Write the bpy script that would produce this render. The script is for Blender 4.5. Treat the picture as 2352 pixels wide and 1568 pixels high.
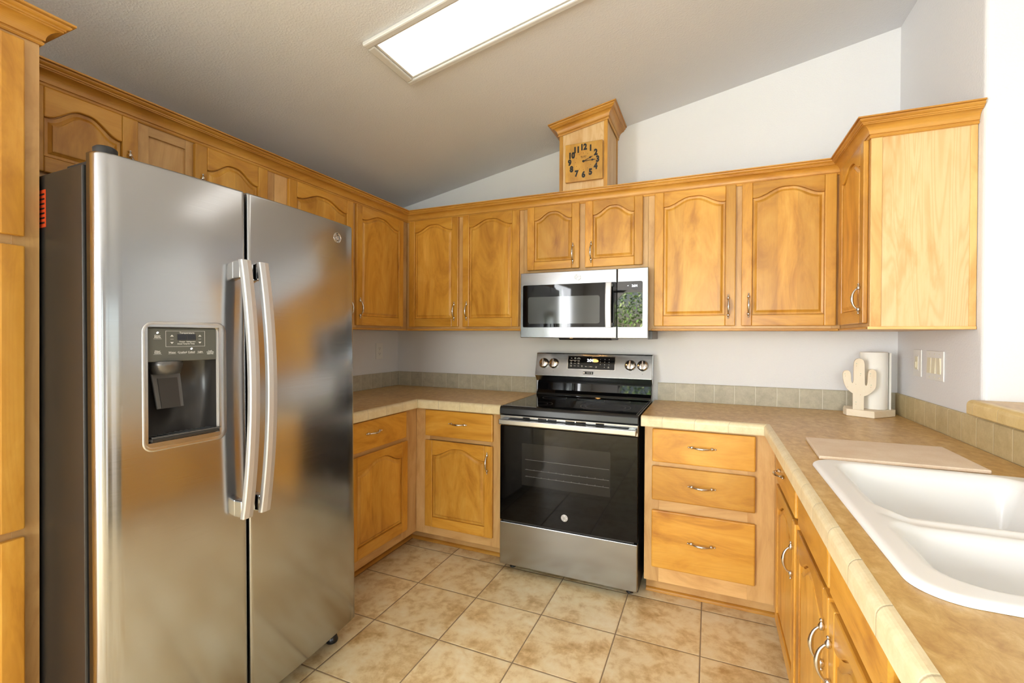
import bpy, bmesh, math, random
from mathutils import Vector, Matrix
random.seed(7)
PI = math.pi
for o in list(bpy.data.objects): bpy.data.objects.remove(o)
S = bpy.context.scene
COL = S.collection

# ------------------------------------------------------------------ camera, world, lights, exposure
F_PX, YAW, PY, ROLL, PITCH = 1052.7, 0.40756, 776.5, 0.00554, -0.00577
CAM = Vector((2.28795, -2.99851, 1.32372))
def cam_basis():
    Fv = Vector((-math.sin(YAW), math.cos(YAW), 0)); Rv = Vector((math.cos(YAW), math.sin(YAW), 0)); Uv = Vector((0, 0, 1))
    F2 = math.cos(PITCH)*Fv + math.sin(PITCH)*Uv; U2 = math.cos(PITCH)*Uv - math.sin(PITCH)*Fv
    R3 = math.cos(ROLL)*Rv + math.sin(ROLL)*U2; U3 = math.cos(ROLL)*U2 - math.sin(ROLL)*Rv
    return R3, U3, F2
cd = bpy.data.cameras.new('camera'); cam = bpy.data.objects.new('camera', cd); COL.objects.link(cam)
R_, U_, F_ = cam_basis()
cam.matrix_world = Matrix(((R_.x, U_.x, -F_.x, CAM.x), (R_.y, U_.y, -F_.y, CAM.y), (R_.z, U_.z, -F_.z, CAM.z), (0, 0, 0, 1)))
cd.sensor_fit = 'HORIZONTAL'; cd.sensor_width = 36; cd.lens = F_PX*36/2352
cd.shift_y = (PY-784)/2352; cd.clip_start = 0.02
S.camera = cam
vs = S.view_settings
vs.view_transform = 'Standard'; vs.look = 'None'; vs.gamma = 1; vs.use_curve_mapping = False
vs.exposure = -0.2
W = bpy.data.worlds.new('sky'); S.world = W; W.use_nodes = True
wn = W.node_tree.nodes; wl = W.node_tree.links
sky = wn.new('ShaderNodeTexSky'); sky.sky_type = 'NISHITA'; sky.sun_disc = False; sky.sun_elevation = math.radians(48); sky.sun_rotation = math.radians(200)
wn['Background'].inputs[1].default_value = 0.35
wl.new(sky.outputs[0], wn['Background'].inputs[0])
def area(name, loc, tgt, sx, sy, power, color=(1, 1, 1)):
    l = bpy.data.lights.new(name, 'AREA'); l.shape = 'RECTANGLE'; l.size = sx; l.size_y = sy; l.energy = power; l.color = color
    o = bpy.data.objects.new(name, l); COL.objects.link(o); o.location = loc
    o.rotation_euler = (Vector(tgt)-Vector(loc)).to_track_quat('-Z', 'Y').to_euler()
    return o
# daylight standing in the window openings of the rear and dining side, then two added fills
area('window_daylight_rear', (4.9, -6.62, 1.25), (4.9, 0, 1.25), 1.1, 2.0, 10, (.90, .95, 1))
area('window_daylight_side', (7.95, -3.6, 1.35), (0, -3.6, 1.35), 2.6, 1.7, 8, (.88, .94, 1))
area('window_daylight_left', (2.55, -6.62, 1.40), (2.55, 0, 1.40), 1.3, 1.7, 92, (.93, .96, 1))  # added soft fill behind the camera, evens out the back of the kitchen
area('window_daylight_west', (.03, -4.7, 1.35), (5, -4.7, 1.35), 1.9, 1.6, 215, (.93, .96, 1))  # added ambient fill from the left, brightens the right wall and cabinets
sun = bpy.data.lights.new('garden_sun', 'SUN'); sun.energy = 75; sun.angle = .01
so = bpy.data.objects.new('garden_sun', sun); COL.objects.link(so); so.rotation_euler = Vector((.25, -.6, -.78)).to_track_quat('-Z', 'Y').to_euler()
LAMP_EMIT = 1.35

# ------------------------------------------------------------------ materials
MATS = {}
def new_mat(name):
    m = bpy.data.materials.new(name); m.use_nodes = True; MATS[name] = m
    nt = m.node_tree; b = nt.nodes['Principled BSDF']
    return m, nt, b
def srgb(r, g, b):
    f = lambda c: (c/255/12.92) if c/255 <= .04045 else ((c/255+.055)/1.055)**2.4
    return (f(r), f(g), f(b), 1)
def plain(name, col, rough=.5, metal=0, emit=0, coat=0, spec=.5):
    m, nt, b = new_mat(name)
    b.inputs['Base Color'].default_value = col; b.inputs['Roughness'].default_value = rough; b.inputs['Metallic'].default_value = metal
    b.inputs['Specular IOR Level'].default_value = spec
    b.inputs['Coat Weight'].default_value = coat
    if emit:
        b.inputs['Emission Color'].default_value = col; b.inputs['Emission Strength'].default_value = emit
    return m
def nd(nt, t, **kw):
    n = nt.nodes.new(t)
    for k, v in kw.items(): setattr(n, k, v)
    return n
def mapping(nt, src, scale, loc=(0, 0, 0)):
    mp = nd(nt, 'ShaderNodeMapping'); mp.inputs['Scale'].default_value = scale; mp.inputs['Location'].default_value = loc
    nt.links.new(src, mp.inputs['Vector']); return mp.outputs[0]
def noise(nt, vec, scale, detail=4, rough=.55, dist=0):
    n = nd(nt, 'ShaderNodeTexNoise'); n.inputs['Scale'].default_value = scale; n.inputs['Detail'].default_value = detail
    n.inputs['Roughness'].default_value = rough; n.inputs['Distortion'].default_value = dist
    nt.links.new(vec, n.inputs['Vector']); return n.outputs['Fac']
def ramp(nt, fac, stops):
    r = nd(nt, 'ShaderNodeValToRGB'); e = r.color_ramp.elements
    e[0].position, e[0].color = stops[0]; e[1].position, e[1].color = stops[-1]
    for p, c in stops[1:-1]:
        x = e.new(p); x.color = c
    nt.links.new(fac, r.inputs[0]); return r.outputs[0]
def mix(nt, fac, a, b, mode='MIX'):
    m = nd(nt, 'ShaderNodeMix', data_type='RGBA', blend_type=mode)
    for i, v in ((0, fac), (6, a), (7, b)):
        if hasattr(v, 'is_linked'): nt.links.new(v, m.inputs[i])
        else: m.inputs[i].default_value = v
    return m.outputs[2]
def math_(nt, op, a, b=None, c=None):
    m = nd(nt, 'ShaderNodeMath', operation=op)
    for i, v in enumerate((a, b, c)):
        if v is None: continue
        if hasattr(v, 'is_linked'): nt.links.new(v, m.inputs[i])
        else: m.inputs[i].default_value = v
    return m.outputs[0]
def bump(nt, b, h, strength, dist=.001):
    bp = nd(nt, 'ShaderNodeBump'); bp.inputs['Strength'].default_value = strength; bp.inputs['Distance'].default_value = dist
    nt.links.new(h, bp.inputs['Height']); nt.links.new(bp.outputs[0], b.inputs['Normal']); return bp
def coords(nt, which='Object'):
    return nd(nt, 'ShaderNodeTexCoord').outputs[which]

def wood(name, light, mid, dark, rough=.36, strips=0, grain=1.0, coat=.14):
    m, nt, b = new_mat(name)
    uv = coords(nt, 'UV')
    fig = noise(nt, mapping(nt, uv, (2.2, 7, 1)), 1.0, 5, .6, 1.2)
    fine = noise(nt, mapping(nt, uv, (9, 160, 1)), 1.0, 3, .6, .2)
    tint = noise(nt, mapping(nt, uv, (.25, .5, 1), (3.1, 1.7, 0)), 1.0, 1, .5)
    cath = noise(nt, mapping(nt, uv, (.55, 6, 1), (9, 4, 0)), 1.0, 2, .5, 1.1)
    rings = math_(nt, 'SINE', math_(nt, 'MULTIPLY', cath, 70.0))
    rings = math_(nt, 'MULTIPLY', math_(nt, 'POWER', math_(nt, 'ABSOLUTE', rings), 5.0), .09*grain*grain)
    c = ramp(nt, fig, [(.28, dark), (.5, mid), (.72, light)])
    c = mix(nt, math_(nt, 'MULTIPLY', fine, .22*grain), c, dark)
    c = mix(nt, rings, c, dark)
    tf = math_(nt, 'MULTIPLY', math_(nt, 'SUBTRACT', tint, .5), 1.6)
    hsv = nd(nt, 'ShaderNodeHueSaturation')
    nt.links.new(math_(nt, 'ADD', math_(nt, 'MULTIPLY', tf, .55), 1.0), hsv.inputs['Value'])
    nt.links.new(c, hsv.inputs['Color']); c = hsv.outputs[0]
    if strips:
        sx = nd(nt, 'ShaderNodeSeparateXYZ'); nt.links.new(uv, sx.inputs[0])
        cell = math_(nt, 'FLOOR', math_(nt, 'DIVIDE', sx.outputs[1], strips))
        wnz = nd(nt, 'ShaderNodeTexWhiteNoise', noise_dimensions='1D'); nt.links.new(cell, wnz.inputs['W'])
        h2 = nd(nt, 'ShaderNodeHueSaturation')
        nt.links.new(math_(nt, 'ADD', math_(nt, 'MULTIPLY', wnz.outputs[0], .16), .92), h2.inputs['Value'])
        nt.links.new(c, h2.inputs['Color']); c = h2.outputs[0]
    nt.links.new(c, b.inputs['Base Color'])
    b.inputs['Roughness'].default_value = rough; b.inputs['Coat Weight'].default_value = coat; b.inputs['Coat Roughness'].default_value = .18
    bump(nt, b, fine, .04, .0006)
    return m
M_DOOR = wood('maple_door', srgb(222, 168, 72), srgb(208, 149, 53), srgb(164, 104, 27))
M_PANEL = wood('maple_panel', srgb(226, 174, 80), srgb(210, 152, 58), srgb(166, 106, 29), strips=.085)
M_FRAME = wood('maple_frame', srgb(224, 184, 126), srgb(212, 168, 108), srgb(182, 134, 76), rough=.42, coat=.1)
M_CROWN = wood('maple_crown', srgb(216, 163, 76), srgb(200, 144, 58), srgb(168, 110, 38))
M_SIDE = wood('maple_side_panel', srgb(234, 206, 160), srgb(229, 197, 147), srgb(204, 154, 92), rough=.45, grain=2.0, coat=.08)
M_SIDETRIM = wood('maple_edge_trim', srgb(236, 200, 138), srgb(226, 184, 116), srgb(200, 148, 80), rough=.4, coat=.1)
M_CLOCK = wood('clock_wood', srgb(214, 168, 84), srgb(202, 154, 70), srgb(170, 118, 46), strips=.03)
M_PINE = wood('pale_pine', srgb(243, 232, 212), srgb(239, 226, 203), srgb(230, 210, 180), rough=.7, grain=.5, coat=0)

def wallmat(name, col, sc, st):
    m, nt, b = new_mat(name)
    v = coords(nt)
    h = math_(nt, 'SMOOTH_MAX', noise(nt, v, sc, 2, .5), .42, .2)
    b.inputs['Base Color'].default_value = col; b.inputs['Roughness'].default_value = .75; b.inputs['Specular IOR Level'].default_value = .25
    bump(nt, b, h, st, .004); return m
M_WALL = wallmat('wall_paint', srgb(231, 230, 231), 130, .38)
M_CEIL = wallmat('ceiling_paint', srgb(222, 223, 227), 130, .45)

def floormat():
    m, nt, b = new_mat('floor_tile')
    v = coords(nt)
    sx = nd(nt, 'ShaderNodeSeparateXYZ'); nt.links.new(v, sx.inputs[0])
    P = .3485
    def cell(o, off):
        t = math_(nt, 'DIVIDE', math_(nt, 'SUBTRACT', o, off), P)
        fl = math_(nt, 'FLOOR', t); fr = math_(nt, 'SUBTRACT', t, fl)
        e = math_(nt, 'MINIMUM', fr, math_(nt, 'SUBTRACT', 1.0, fr))
        return fl, e
    fx, ex = cell(sx.outputs[0], .866); fy, ey = cell(sx.outputs[1], -.602)
    edge = math_(nt, 'MULTIPLY', math_(nt, 'MINIMUM', ex, ey), P)
    tile = math_(nt, 'SMOOTHSTEP' if False else 'GREATER_THAN', edge, .0026)
    comb = nd(nt, 'ShaderNodeCombineXYZ'); nt.links.new(fx, comb.inputs[0]); nt.links.new(fy, comb.inputs[1])
    wnz = nd(nt, 'ShaderNodeTexWhiteNoise', noise_dimensions='3D'); nt.links.new(comb.outputs[0], wnz.inputs[0])
    sc = nd(nt, 'ShaderNodeVectorMath', operation='SCALE'); sc.inputs['Scale'].default_value = 7.0; nt.links.new(wnz.outputs['Color'], sc.inputs[0])
    ad = nd(nt, 'ShaderNodeVectorMath', operation='ADD'); nt.links.new(v, ad.inputs[0]); nt.links.new(sc.outputs[0], ad.inputs[1])
    n1 = noise(nt, ad.outputs[0], 6.5, 10, .70, .15); n2 = noise(nt, ad.outputs[0], 26, 5, .65)
    f = math_(nt, 'ADD', math_(nt, 'MULTIPLY', n1, .78), math_(nt, 'MULTIPLY', n2, .22))
    c = ramp(nt, f, [(.34, srgb(190, 154, 102)), (.44, srgb(220, 191, 140)), (.52, srgb(238, 217, 172)), (.66, srgb(247, 234, 200))])
    h = nd(nt, 'ShaderNodeHueSaturation'); nt.links.new(math_(nt, 'ADD', math_(nt, 'MULTIPLY', wnz.outputs['Value'], .10), .95), h.inputs['Value']); nt.links.new(c, h.inputs['Color'])
    col = mix(nt, tile, srgb(150, 128, 100), h.outputs[0])
    nt.links.new(col, b.inputs['Base Color'])
    r = math_(nt, 'ADD', math_(nt, 'MULTIPLY', tile, -.42), .85); nt.links.new(r, b.inputs['Roughness'])
    hh = nd(nt, 'ShaderNodeMapRange'); hh.inputs[1].default_value = .001; hh.inputs[2].default_value = .006; nt.links.new(edge, hh.inputs[0])
    ht = math_(nt, 'ADD', hh.outputs[0], math_(nt, 'MULTIPLY', n2, .10))
    bump(nt, b, ht, .6, .002); return m
M_FLOOR = floormat()

def tilemat(name, c1, c2, grout, P, off, gw=.0022, rough=.45, axis=0):
    """runs of square tile laid along the UV's first axis"""
    m, nt, b = new_mat(name)
    uv = coords(nt, 'UV'); v = coords(nt)
    sx = nd(nt, 'ShaderNodeSeparateXYZ'); nt.links.new(uv, sx.inputs[0])
    t = math_(nt, 'DIVIDE', math_(nt, 'SUBTRACT', sx.outputs[axis], off), P); fl = math_(nt, 'FLOOR', t); fr = math_(nt, 'SUBTRACT', t, fl)
    e = math_(nt, 'MULTIPLY', math_(nt, 'MINIMUM', fr, math_(nt, 'SUBTRACT', 1.0, fr)), P)
    tile = math_(nt, 'GREATER_THAN', e, gw)
    n = noise(nt, v, 22, 6, .7, .3); n2 = noise(nt, v, 160, 2, .6)
    wnz = nd(nt, 'ShaderNodeTexWhiteNoise', noise_dimensions='1D'); nt.links.new(fl, wnz.inputs['W'])
    c = ramp(nt, math_(nt, 'ADD', math_(nt, 'MULTIPLY', n, .8), math_(nt, 'MULTIPLY', n2, .2)), [(.35, c1), (.68, c2)])
    h = nd(nt, 'ShaderNodeHueSaturation'); nt.links.new(math_(nt, 'ADD', math_(nt, 'MULTIPLY', wnz.outputs['Value'], .10), .95), h.inputs['Value']); nt.links.new(c, h.inputs['Color'])
    nt.links.new(mix(nt, tile, grout, h.outputs[0]), b.inputs['Base Color'])
    b.inputs['Roughness'].default_value = rough
    hh = nd(nt, 'ShaderNodeMapRange'); hh.inputs[1].default_value = gw*.4; hh.inputs[2].default_value = gw*2.2; nt.links.new(e, hh.inputs[0])
    bump(nt, b, hh.outputs[0], .5, .0015); return m
M_SPLASH = tilemat('splash_tile', srgb(172, 164, 144), srgb(200, 192, 170), srgb(208, 202, 184), .109, .013)
M_SPLASHR = tilemat('splash_tile_right', srgb(186, 166, 120), srgb(208, 190, 146), srgb(216, 202, 164), .109, .038)
M_NOSE = tilemat('edge_tile', srgb(220, 200, 156), srgb(238, 223, 186), srgb(206, 192, 156), .153, 0, gw=.0015, rough=.35)
M_BARNOSE = tilemat('bar_edge_tile', srgb(212, 182, 118), srgb(228, 202, 144), srgb(222, 200, 150), .153, .04, gw=.0015, rough=.35)
def laminate():
    m, nt, b = new_mat('counter_laminate')
    v = coords(nt)
    n = noise(nt, mapping(nt, v, (34, 20, 20)), 1.0, 8, .70, .4); n2 = noise(nt, v, 2.0, 3, .5)
    c = ramp(nt, math_(nt, 'ADD', math_(nt, 'MULTIPLY', n, .75), math_(nt, 'MULTIPLY', n2, .25)), [(.36, srgb(182, 138, 74)), (.5, srgb(205, 165, 98)), (.64, srgb(223, 192, 132))])
    nt.links.new(c, b.inputs['Base Color']); b.inputs['Roughness'].default_value = .33; return m
M_LAM = laminate()

def steel(name, col, rough, aniso=.65, wave=0.0, wscale=3.0, turn=0.0):
    m, nt, b = new_mat(name)
    b.inputs['Base Color'].default_value = col; b.inputs['Metallic'].default_value = 1; b.inputs['Roughness'].default_value = rough
    b.inputs['Anisotropic'].default_value = aniso; b.inputs['Anisotropic Rotation'].default_value = turn
    tg = nd(nt, 'ShaderNodeTangent', direction_type='RADIAL', axis='Z'); nt.links.new(tg.outputs[0], b.inputs['Tangent'])
    v = coords(nt)
    br = noise(nt, mapping(nt, v, (6, 6, 900)), 1.0, 2, .5)
    r = math_(nt, 'ADD', math_(nt, 'MULTIPLY', br, .10), rough-.05); nt.links.new(r, b.inputs['Roughness'])
    if wave:
        wv = noise(nt, mapping(nt, v, (1, .55, 1.3)), wscale, 1, .4)
        bump(nt, b, wv, wave, .02)
    return m
M_STEEL = steel('brushed_steel', (.40, .41, .42, 1), .22)
M_FRIDGE = steel('fridge_steel', (.47, .48, .50, 1), .20, .55, .14, 3.0, .25)
M_HANDLE = plain('handle_steel', (.66, .66, .68, 1), .46, .75)
M_BEZEL = plain('bezel_steel', (.58, .57, .56, 1), .28, 1)
M_NOZZLE = plain('nozzle_grey', (.16, .155, .15, 1), .3, .6)
M_NICKEL = plain('satin_nickel', (.66, .62, .58, 1), .20, 1)
M_CHROME = plain('chrome', (.75, .75, .75, 1), .10, 1)
M_BLACKGLASS = plain('black_glass', (.003, .003, .0035, 1), .03, 0, spec=.42)
M_PANELGLASS = plain('panel_glass', (.004, .004, .0045, 1), .02, 0, spec=1.0)
M_OVENGLASS = plain('oven_glass', (.002, .002, .0025, 1), .04, 0, spec=.26)
M_OVENWIN = plain('oven_window', (.012, .0115, .011, 1), .05, spec=.3)
M_MWWIN = plain('microwave_window', (.055, .062, .060, 1), .07, spec=.8)
M_BLACK = plain('black_enamel', (.012, .012, .013, 1), .28)
M_CASE = plain('dark_grey_case', (.022, .021, .020, 1), .36)
M_GASKET = plain('gasket', (.02, .02, .021, 1), .6)
M_PLASTIC = plain('grey_panel', srgb(92, 93, 86), .30)
M_RECESS = plain('recess_plastic', (.030, .027, .025, 1), .28)
M_PADDLE = plain('paddle_plastic', (.10, .10, .10, 1), .35)
M_PRINT = plain('white_print', (.75, .75, .72, 1), .5)
M_GREYPRINT = plain('grey_print', (.22, .22, .22, 1), .5)
M_DARKPRINT = plain('dark_print', (.05, .05, .05, 1), .4)
M_BLACKPRINT = plain('black_print', (.010, .010, .010, 1), .5)
M_DIGIT = plain('display_digits', (.86, .92, 1, 1), .5, emit=3.0)
M_LED = plain('indicator_led', (1, 1, 1, 1), .5, emit=3.0)
M_LCD = plain('dark_display', (.012, .012, .018, 1), .15)
M_WHITE = plain('white_plastic', srgb(236, 234, 230), .35)
M_CREAM = plain('cream_switch', srgb(232, 224, 196), .35)
M_SINK = plain('white_enamel', srgb(242, 241, 239), .28)
M_PAPER = plain('paper', srgb(246, 243, 236), .9)
M_CARD = plain('roll_core', srgb(150, 128, 100), .9)
M_LAMPFRAME = plain('lamp_frame', srgb(214, 213, 210), .4)
M_ORANGE = plain('orange_sticker', srgb(205, 70, 24), .6)
M_GREENDOT = plain('green_paint', srgb(176, 196, 168), .8)
M_BROWNDOT = plain('brown_paint', srgb(176, 128, 78), .8)
M_WOODWHITE = plain('caulk_white', srgb(236, 234, 230), .6)
def boardmat():
    m, nt, b = new_mat('stone_board')
    v = coords(nt); n = noise(nt, v, 12, 5, .6); n2 = noise(nt, v, 350, 2, .6)
    c = ramp(nt, math_(nt, 'ADD', math_(nt, 'MULTIPLY', n, .6), math_(nt, 'MULTIPLY', n2, .4)), [(.35, srgb(222, 198, 170)), (.65, srgb(236, 218, 196))])
    nt.links.new(c, b.inputs['Base Color']); b.inputs['Roughness'].default_value = .5; bump(nt, b, n2, .15, .001); return m
M_BOARD = boardmat()
def lens():
    m, nt, b = new_mat('lamp_lens')
    v = coords(nt); sx = nd(nt, 'ShaderNodeSeparateXYZ'); nt.links.new(v, sx.inputs[0])
    b.inputs['Base Color'].default_value = (.9, .9, .88, 1); b.inputs['Roughness'].default_value = .4
    b.inputs['Emission Color'].default_value = (1, .985, .95, 1); b.inputs['Emission Strength'].default_value = LAMP_EMIT
    return m
M_LENS = lens()
M_WARM = plain('warm_bulb', (1, .52, .16, 1), .5, emit=70)
M_LEAF = plain('leaf_green', srgb(128, 170, 72), .6)
M_LEAF2 = plain('leaf_yellow_green', srgb(196, 210, 140), .6)
M_GROUND = plain('garden_ground', srgb(74, 84, 62), .9)

# ------------------------------------------------------------------ builders
def ident(u, v, w): return (u, v, w)
def frame(o, U, V, Wv):
    o, U, V, Wv = Vector(o), Vector(U), Vector(V), Vector(Wv)
    return lambda u, v, w: o+U*u+V*v+Wv*w
def TB(y): return lambda u, v, w: Vector((u, y-w, v))        # faces of the back run
def TL(x): return lambda u, v, w: Vector((x+w, u, v))        # faces of the left run (u = y)
def TR(x): return lambda u, v, w: Vector((x-w, -u, v))       # faces of the right run (u = -y)

class MB:
    def __init__(s, T=ident): s.v, s.f, s.uv, s.sm, s.T, s.mi, s.cur = [], [], [], [], T, [], 0
    def V(s, p): s.v.append(Vector(s.T(*p))); return len(s.v)-1
    def face(s, idx, uvs=None, smooth=False):
        s.f.append(tuple(idx)); s.uv.append(uvs or [(0, 0)]*len(idx)); s.sm.append(smooth); s.mi.append(s.cur)
    def poly(s, pts, uvs=None, smooth=False):
        s.face([s.V(p) for p in pts], uvs, smooth)
    def box(s, u0, u1, v0, v1, w0, w1, grain='v'):
        ou, ov = random.uniform(0, 40), random.uniform(0, 40)
        P = [s.V((a, b, c)) for c in (w0, w1) for b in (v0, v1) for a in (u0, u1)]
        C = [(a, b, c) for c in (w0, w1) for b in (v0, v1) for a in (u0, u1)]
        for q in ((4, 5, 7, 6), (1, 0, 2, 3), (0, 1, 5, 4), (6, 7, 3, 2), (0, 4, 6, 2), (5, 1, 3, 7)):
            uv = []
            for i in q:
                a, b, c = C[i]
                if grain == 'v': uv.append((b+ou, a+c+ov))
                elif grain == 'u': uv.append((a+ou, b+c+ov))
                elif grain == 'w': uv.append((c+ou, a+b+ov))
                else: uv.append((a, b))
            s.face([P[i] for i in q], uv)
    def prism(s, outline, w0, w1, grain='v', smooth=False):
        """outline: (u,v) points counter-clockwise seen from +w"""
        ou, ov = random.uniform(0, 40), random.uniform(0, 40)
        g = (lambda a, b: (b+ou, a+ov)) if grain == 'v' else (lambda a, b: (a+ou, b+ov))
        n = len(outline)
        A = [s.V((a, b, w0)) for a, b in outline]; B = [s.V((a, b, w1)) for a, b in outline]
        s.face(B, [g(a, b) for a, b in outline]); s.face(A[::-1], [g(a, b) for a, b in outline[::-1]])
        for i in range(n):
            j = (i+1) % n; a, b = outline[i]; c, d = outline[j]
            s.face([A[i], A[j], B[j], B[i]], [g(a, b), g(c, d), g(c+w1-w0, d), g(a+w1-w0, b)], smooth)
    def tube(s, path, radii, n=10, cap=True, flat=1.0):
        path = [Vector(p) for p in path]; rings = []
        up = None
        for i, p in enumerate(path):
            d = (path[min(i+1, len(path)-1)]-path[max(i-1, 0)]).normalized()
            if up is None:
                up = Vector((0, 0, 1)) if abs(d.z) < .9 else Vector((1, 0, 0))
            a = d.cross(up).normalized(); b = a.cross(d).normalized(); up = b
            r = radii[i] if hasattr(radii, '__len__') else radii
            rings.append([s.V(p+a*r*math.cos(t)+b*r*flat*math.sin(t)) for t in [2*PI*k/n for k in range(n)]])
        for r0, r1 in zip(rings, rings[1:]):
            for k in range(n):
                s.face([r0[k], r0[(k+1) % n], r1[(k+1) % n], r1[k]], None, True)
        if cap: s.face(rings[0][::-1]); s.face(rings[-1])
    def lathe(s, prof, c, ax, n=24, sx=1, sy=1):
        """prof: (radius, height) list along axis ax through c (local coords)"""
        ax = Vector(ax).normalized(); c = Vector(c)
        a = ax.orthogonal().normalized(); b = ax.cross(a)
        rings = [[s.V(c+ax*h+a*r*sx*math.cos(2*PI*k/n)+b*r*sy*math.sin(2*PI*k/n)) for k in range(n)] for r, h in prof]
        for r0, r1 in zip(rings, rings[1:]):
            for k in range(n): s.face([r0[k], r0[(k+1) % n], r1[(k+1) % n], r1[k]], None, True)
        s.face(rings[0][::-1]); s.face(rings[-1])
    def sweep(s, path, prof, side=1, closed_prof=True, caps=True, udir=0.0, smooth=False):
        """path: world (x,y,z) polyline; prof: (out, up); out lies to the right of travel if side=1"""
        path = [Vector(p) for p in path]; n = len(path); ds = []
        for i in range(n-1):
            d = path[i+1]-path[i]; d.z = 0; ds.append(d.normalized())
        rings, L, acc = [], [], udir
        pl = [0]
        for i in range(1, len(prof)): pl.append(pl[-1]+math.hypot(prof[i][0]-prof[i-1][0], prof[i][1]-prof[i-1][1]))
        for i in range(n):
            if i: acc += (path[i]-path[i-1]).length
            d0 = ds[max(i-1, 0)]; d1 = ds[min(i, n-2)]
            n0 = Vector((d0.y, -d0.x, 0))*side; n1 = Vector((d1.y, -d1.x, 0))*side
            m = (n0+n1).normalized(); m = m/max(.2, m.dot(n0))
            rings.append([s.V(path[i]+m*o+Vector((0, 0, u))) for o, u in prof]); L.append(acc)
        k = len(prof)
        for i in range(n-1):
            for j in range(k if closed_prof else k-1):
                jj = (j+1) % k
                q = [rings[i][j], rings[i+1][j], rings[i+1][jj], rings[i][jj]]
                vj = pl[j]; vjj = pl[jj] if jj else pl[-1]+.02
                uv = [(L[i], vj), (L[i+1], vj), (L[i+1], vjj), (L[i], vjj)]
                if side < 0: q = q[::-1]; uv = uv[::-1]
                s.face(q, uv, smooth)
        if caps:
            e0, e1 = list(rings[0]), list(rings[-1])
            uvp = [(o, u) for o, u in prof]
            if side > 0: s.face(e0, uvp); s.face(e1[::-1], uvp[::-1])
            else: s.face(e0[::-1], uvp[::-1]); s.face(e1, uvp)
    def text(s, body, u, v, w, size, bold=0.0, depth=.0004, sx=1.0, align='CENTER', rot=0.0):
        cu = bpy.data.curves.new('t', 'FONT'); cu.body = body; cu.size = size; cu.align_x = align; cu.align_y = 'CENTER'
        cu.offset = bold; cu.extrude = depth/2; cu.resolution_u = 3
        ob = bpy.data.objects.new('t', cu)
        me = bpy.data.meshes.new_from_object(ob)
        base = len(s.v); cr, sr = math.cos(rot), math.sin(rot)
        for x in me.vertices:
            a, b = x.co.x*sx, x.co.y
            s.V((u+a*cr-b*sr, v+a*sr+b*cr, w+depth/2+x.co.z))
        for p in me.polygons: s.face([base+i for i in p.vertices])
        bpy.data.objects.remove(ob); bpy.data.curves.remove(cu); bpy.data.meshes.remove(me)
    def build(s, name, mats, parent=None, bevel=0, seg=2, angle=35, subsurf=0, auto=False):
        me = bpy.data.meshes.new(name)
        off = world_loc(parent) if parent else (s.origin if hasattr(s, 'origin') else Vector((0, 0, 0)))
        me.from_pydata([p-off for p in s.v], [], s.f)
        mats = mats if isinstance(mats, (list, tuple)) else [mats]
        for m in mats: me.materials.append(m)
        ul = me.uv_layers.new(name='UVMap')
        flat = []
        for uv in s.uv:
            for t in uv: flat += [t[0], t[1]]
        ul.data.foreach_set('uv', flat)
        me.polygons.foreach_set('use_smooth', s.sm); me.polygons.foreach_set('material_index', s.mi)
        me.update(); me.validate()
        o = bpy.data.objects.new(name, me); COL.objects.link(o)
        if parent: o.parent = parent
        else: o.location = off
        if bevel:
            b = o.modifiers.new('bevel', 'BEVEL'); b.width = bevel; b.segments = seg; b.limit_method = 'ANGLE'; b.angle_limit = math.radians(angle)
            b.harden_normals = False; b.use_clamp_overlap = True
        return o
def world_loc(o):
    p = Vector((0, 0, 0))
    while o: p += o.location; o = o.parent
    return p
def thing(name, label, cat, loc=(0, 0, 0), group=None):
    o = bpy.data.objects.new(name, None); COL.objects.link(o); o.location = loc; o.empty_display_size = .1
    return tag(o, label, cat, group)
def tag(o, label, cat, group=None):
    o['label'] = label; o['category'] = cat
    if group: o['group'] = group
    return o
def struct(o): o['kind'] = 'structure'; return o

# ------------------------------------------------------------------ room
XW, CZ = 3.19, .927
def ceil_z(x): return 2.322+.194*x if x < 5 else 3.292-.194*(x-5)
XR, YR = 8.0, -6.65
m = MB(ident); m.box(-.15, XR+.15, YR-.15, .15, -.1, 0, 'n'); struct(m.build('floor', M_FLOOR))
m = MB(ident)
for x0, x1 in ((-.15, 5), (5, XR+.15)):
    a, b = ceil_z(x0), ceil_z(x1-1e-6)
    P = [(x0, YR-.15, a), (x1, YR-.15, b), (x1, .15, b), (x0, .15, a)]
    lo = [m.V(p) for p in P]; hi = [m.V((p[0], p[1], p[2]+.1)) for p in P]
    m.face(lo[::-1]); m.face(hi)
    for i in range(4): m.face([lo[i], lo[(i+1) % 4], hi[(i+1) % 4], hi[i]])
struct(m.build('ceiling', M_CEIL))
def wall(name, outline, zt=ceil_z, z0=0, zmax=None):
    m = MB(ident); n = len(outline)
    lo = [m.V((x, y, z0)) for x, y in outline]; hi = [m.V((x, y, zmax if zmax else zt(x))) for x, y in outline]
    m.face(lo[::-1]); m.face(hi)
    for i in range(n): m.face([lo[i], lo[(i+1) % n], hi[(i+1) % n], hi[i]], None, False)
    return struct(m.build(name, M_WALL))

wall('wall_back', [(-.15, 0), (5, 0), (XR, 0), (XR, .15), (5, .15), (-.15, .15)])
arc = [(3.19+.02-.02*math.cos(t), -.815+.02-.02*math.sin(t)) for t in [PI/2*k/5 for k in range(6)]]
wall('wall_right', [(3.19, 0)]+arc+[(5, -.815), (XR, -.815), (XR, -.70), (3.33, -.70), (3.33, 0)])
wall('wall_low', [(3.19, -.8155), (3.19, -3.4), (3.31, -3.4), (3.31, -.8155)], z0=0, zmax=1.05)
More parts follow.
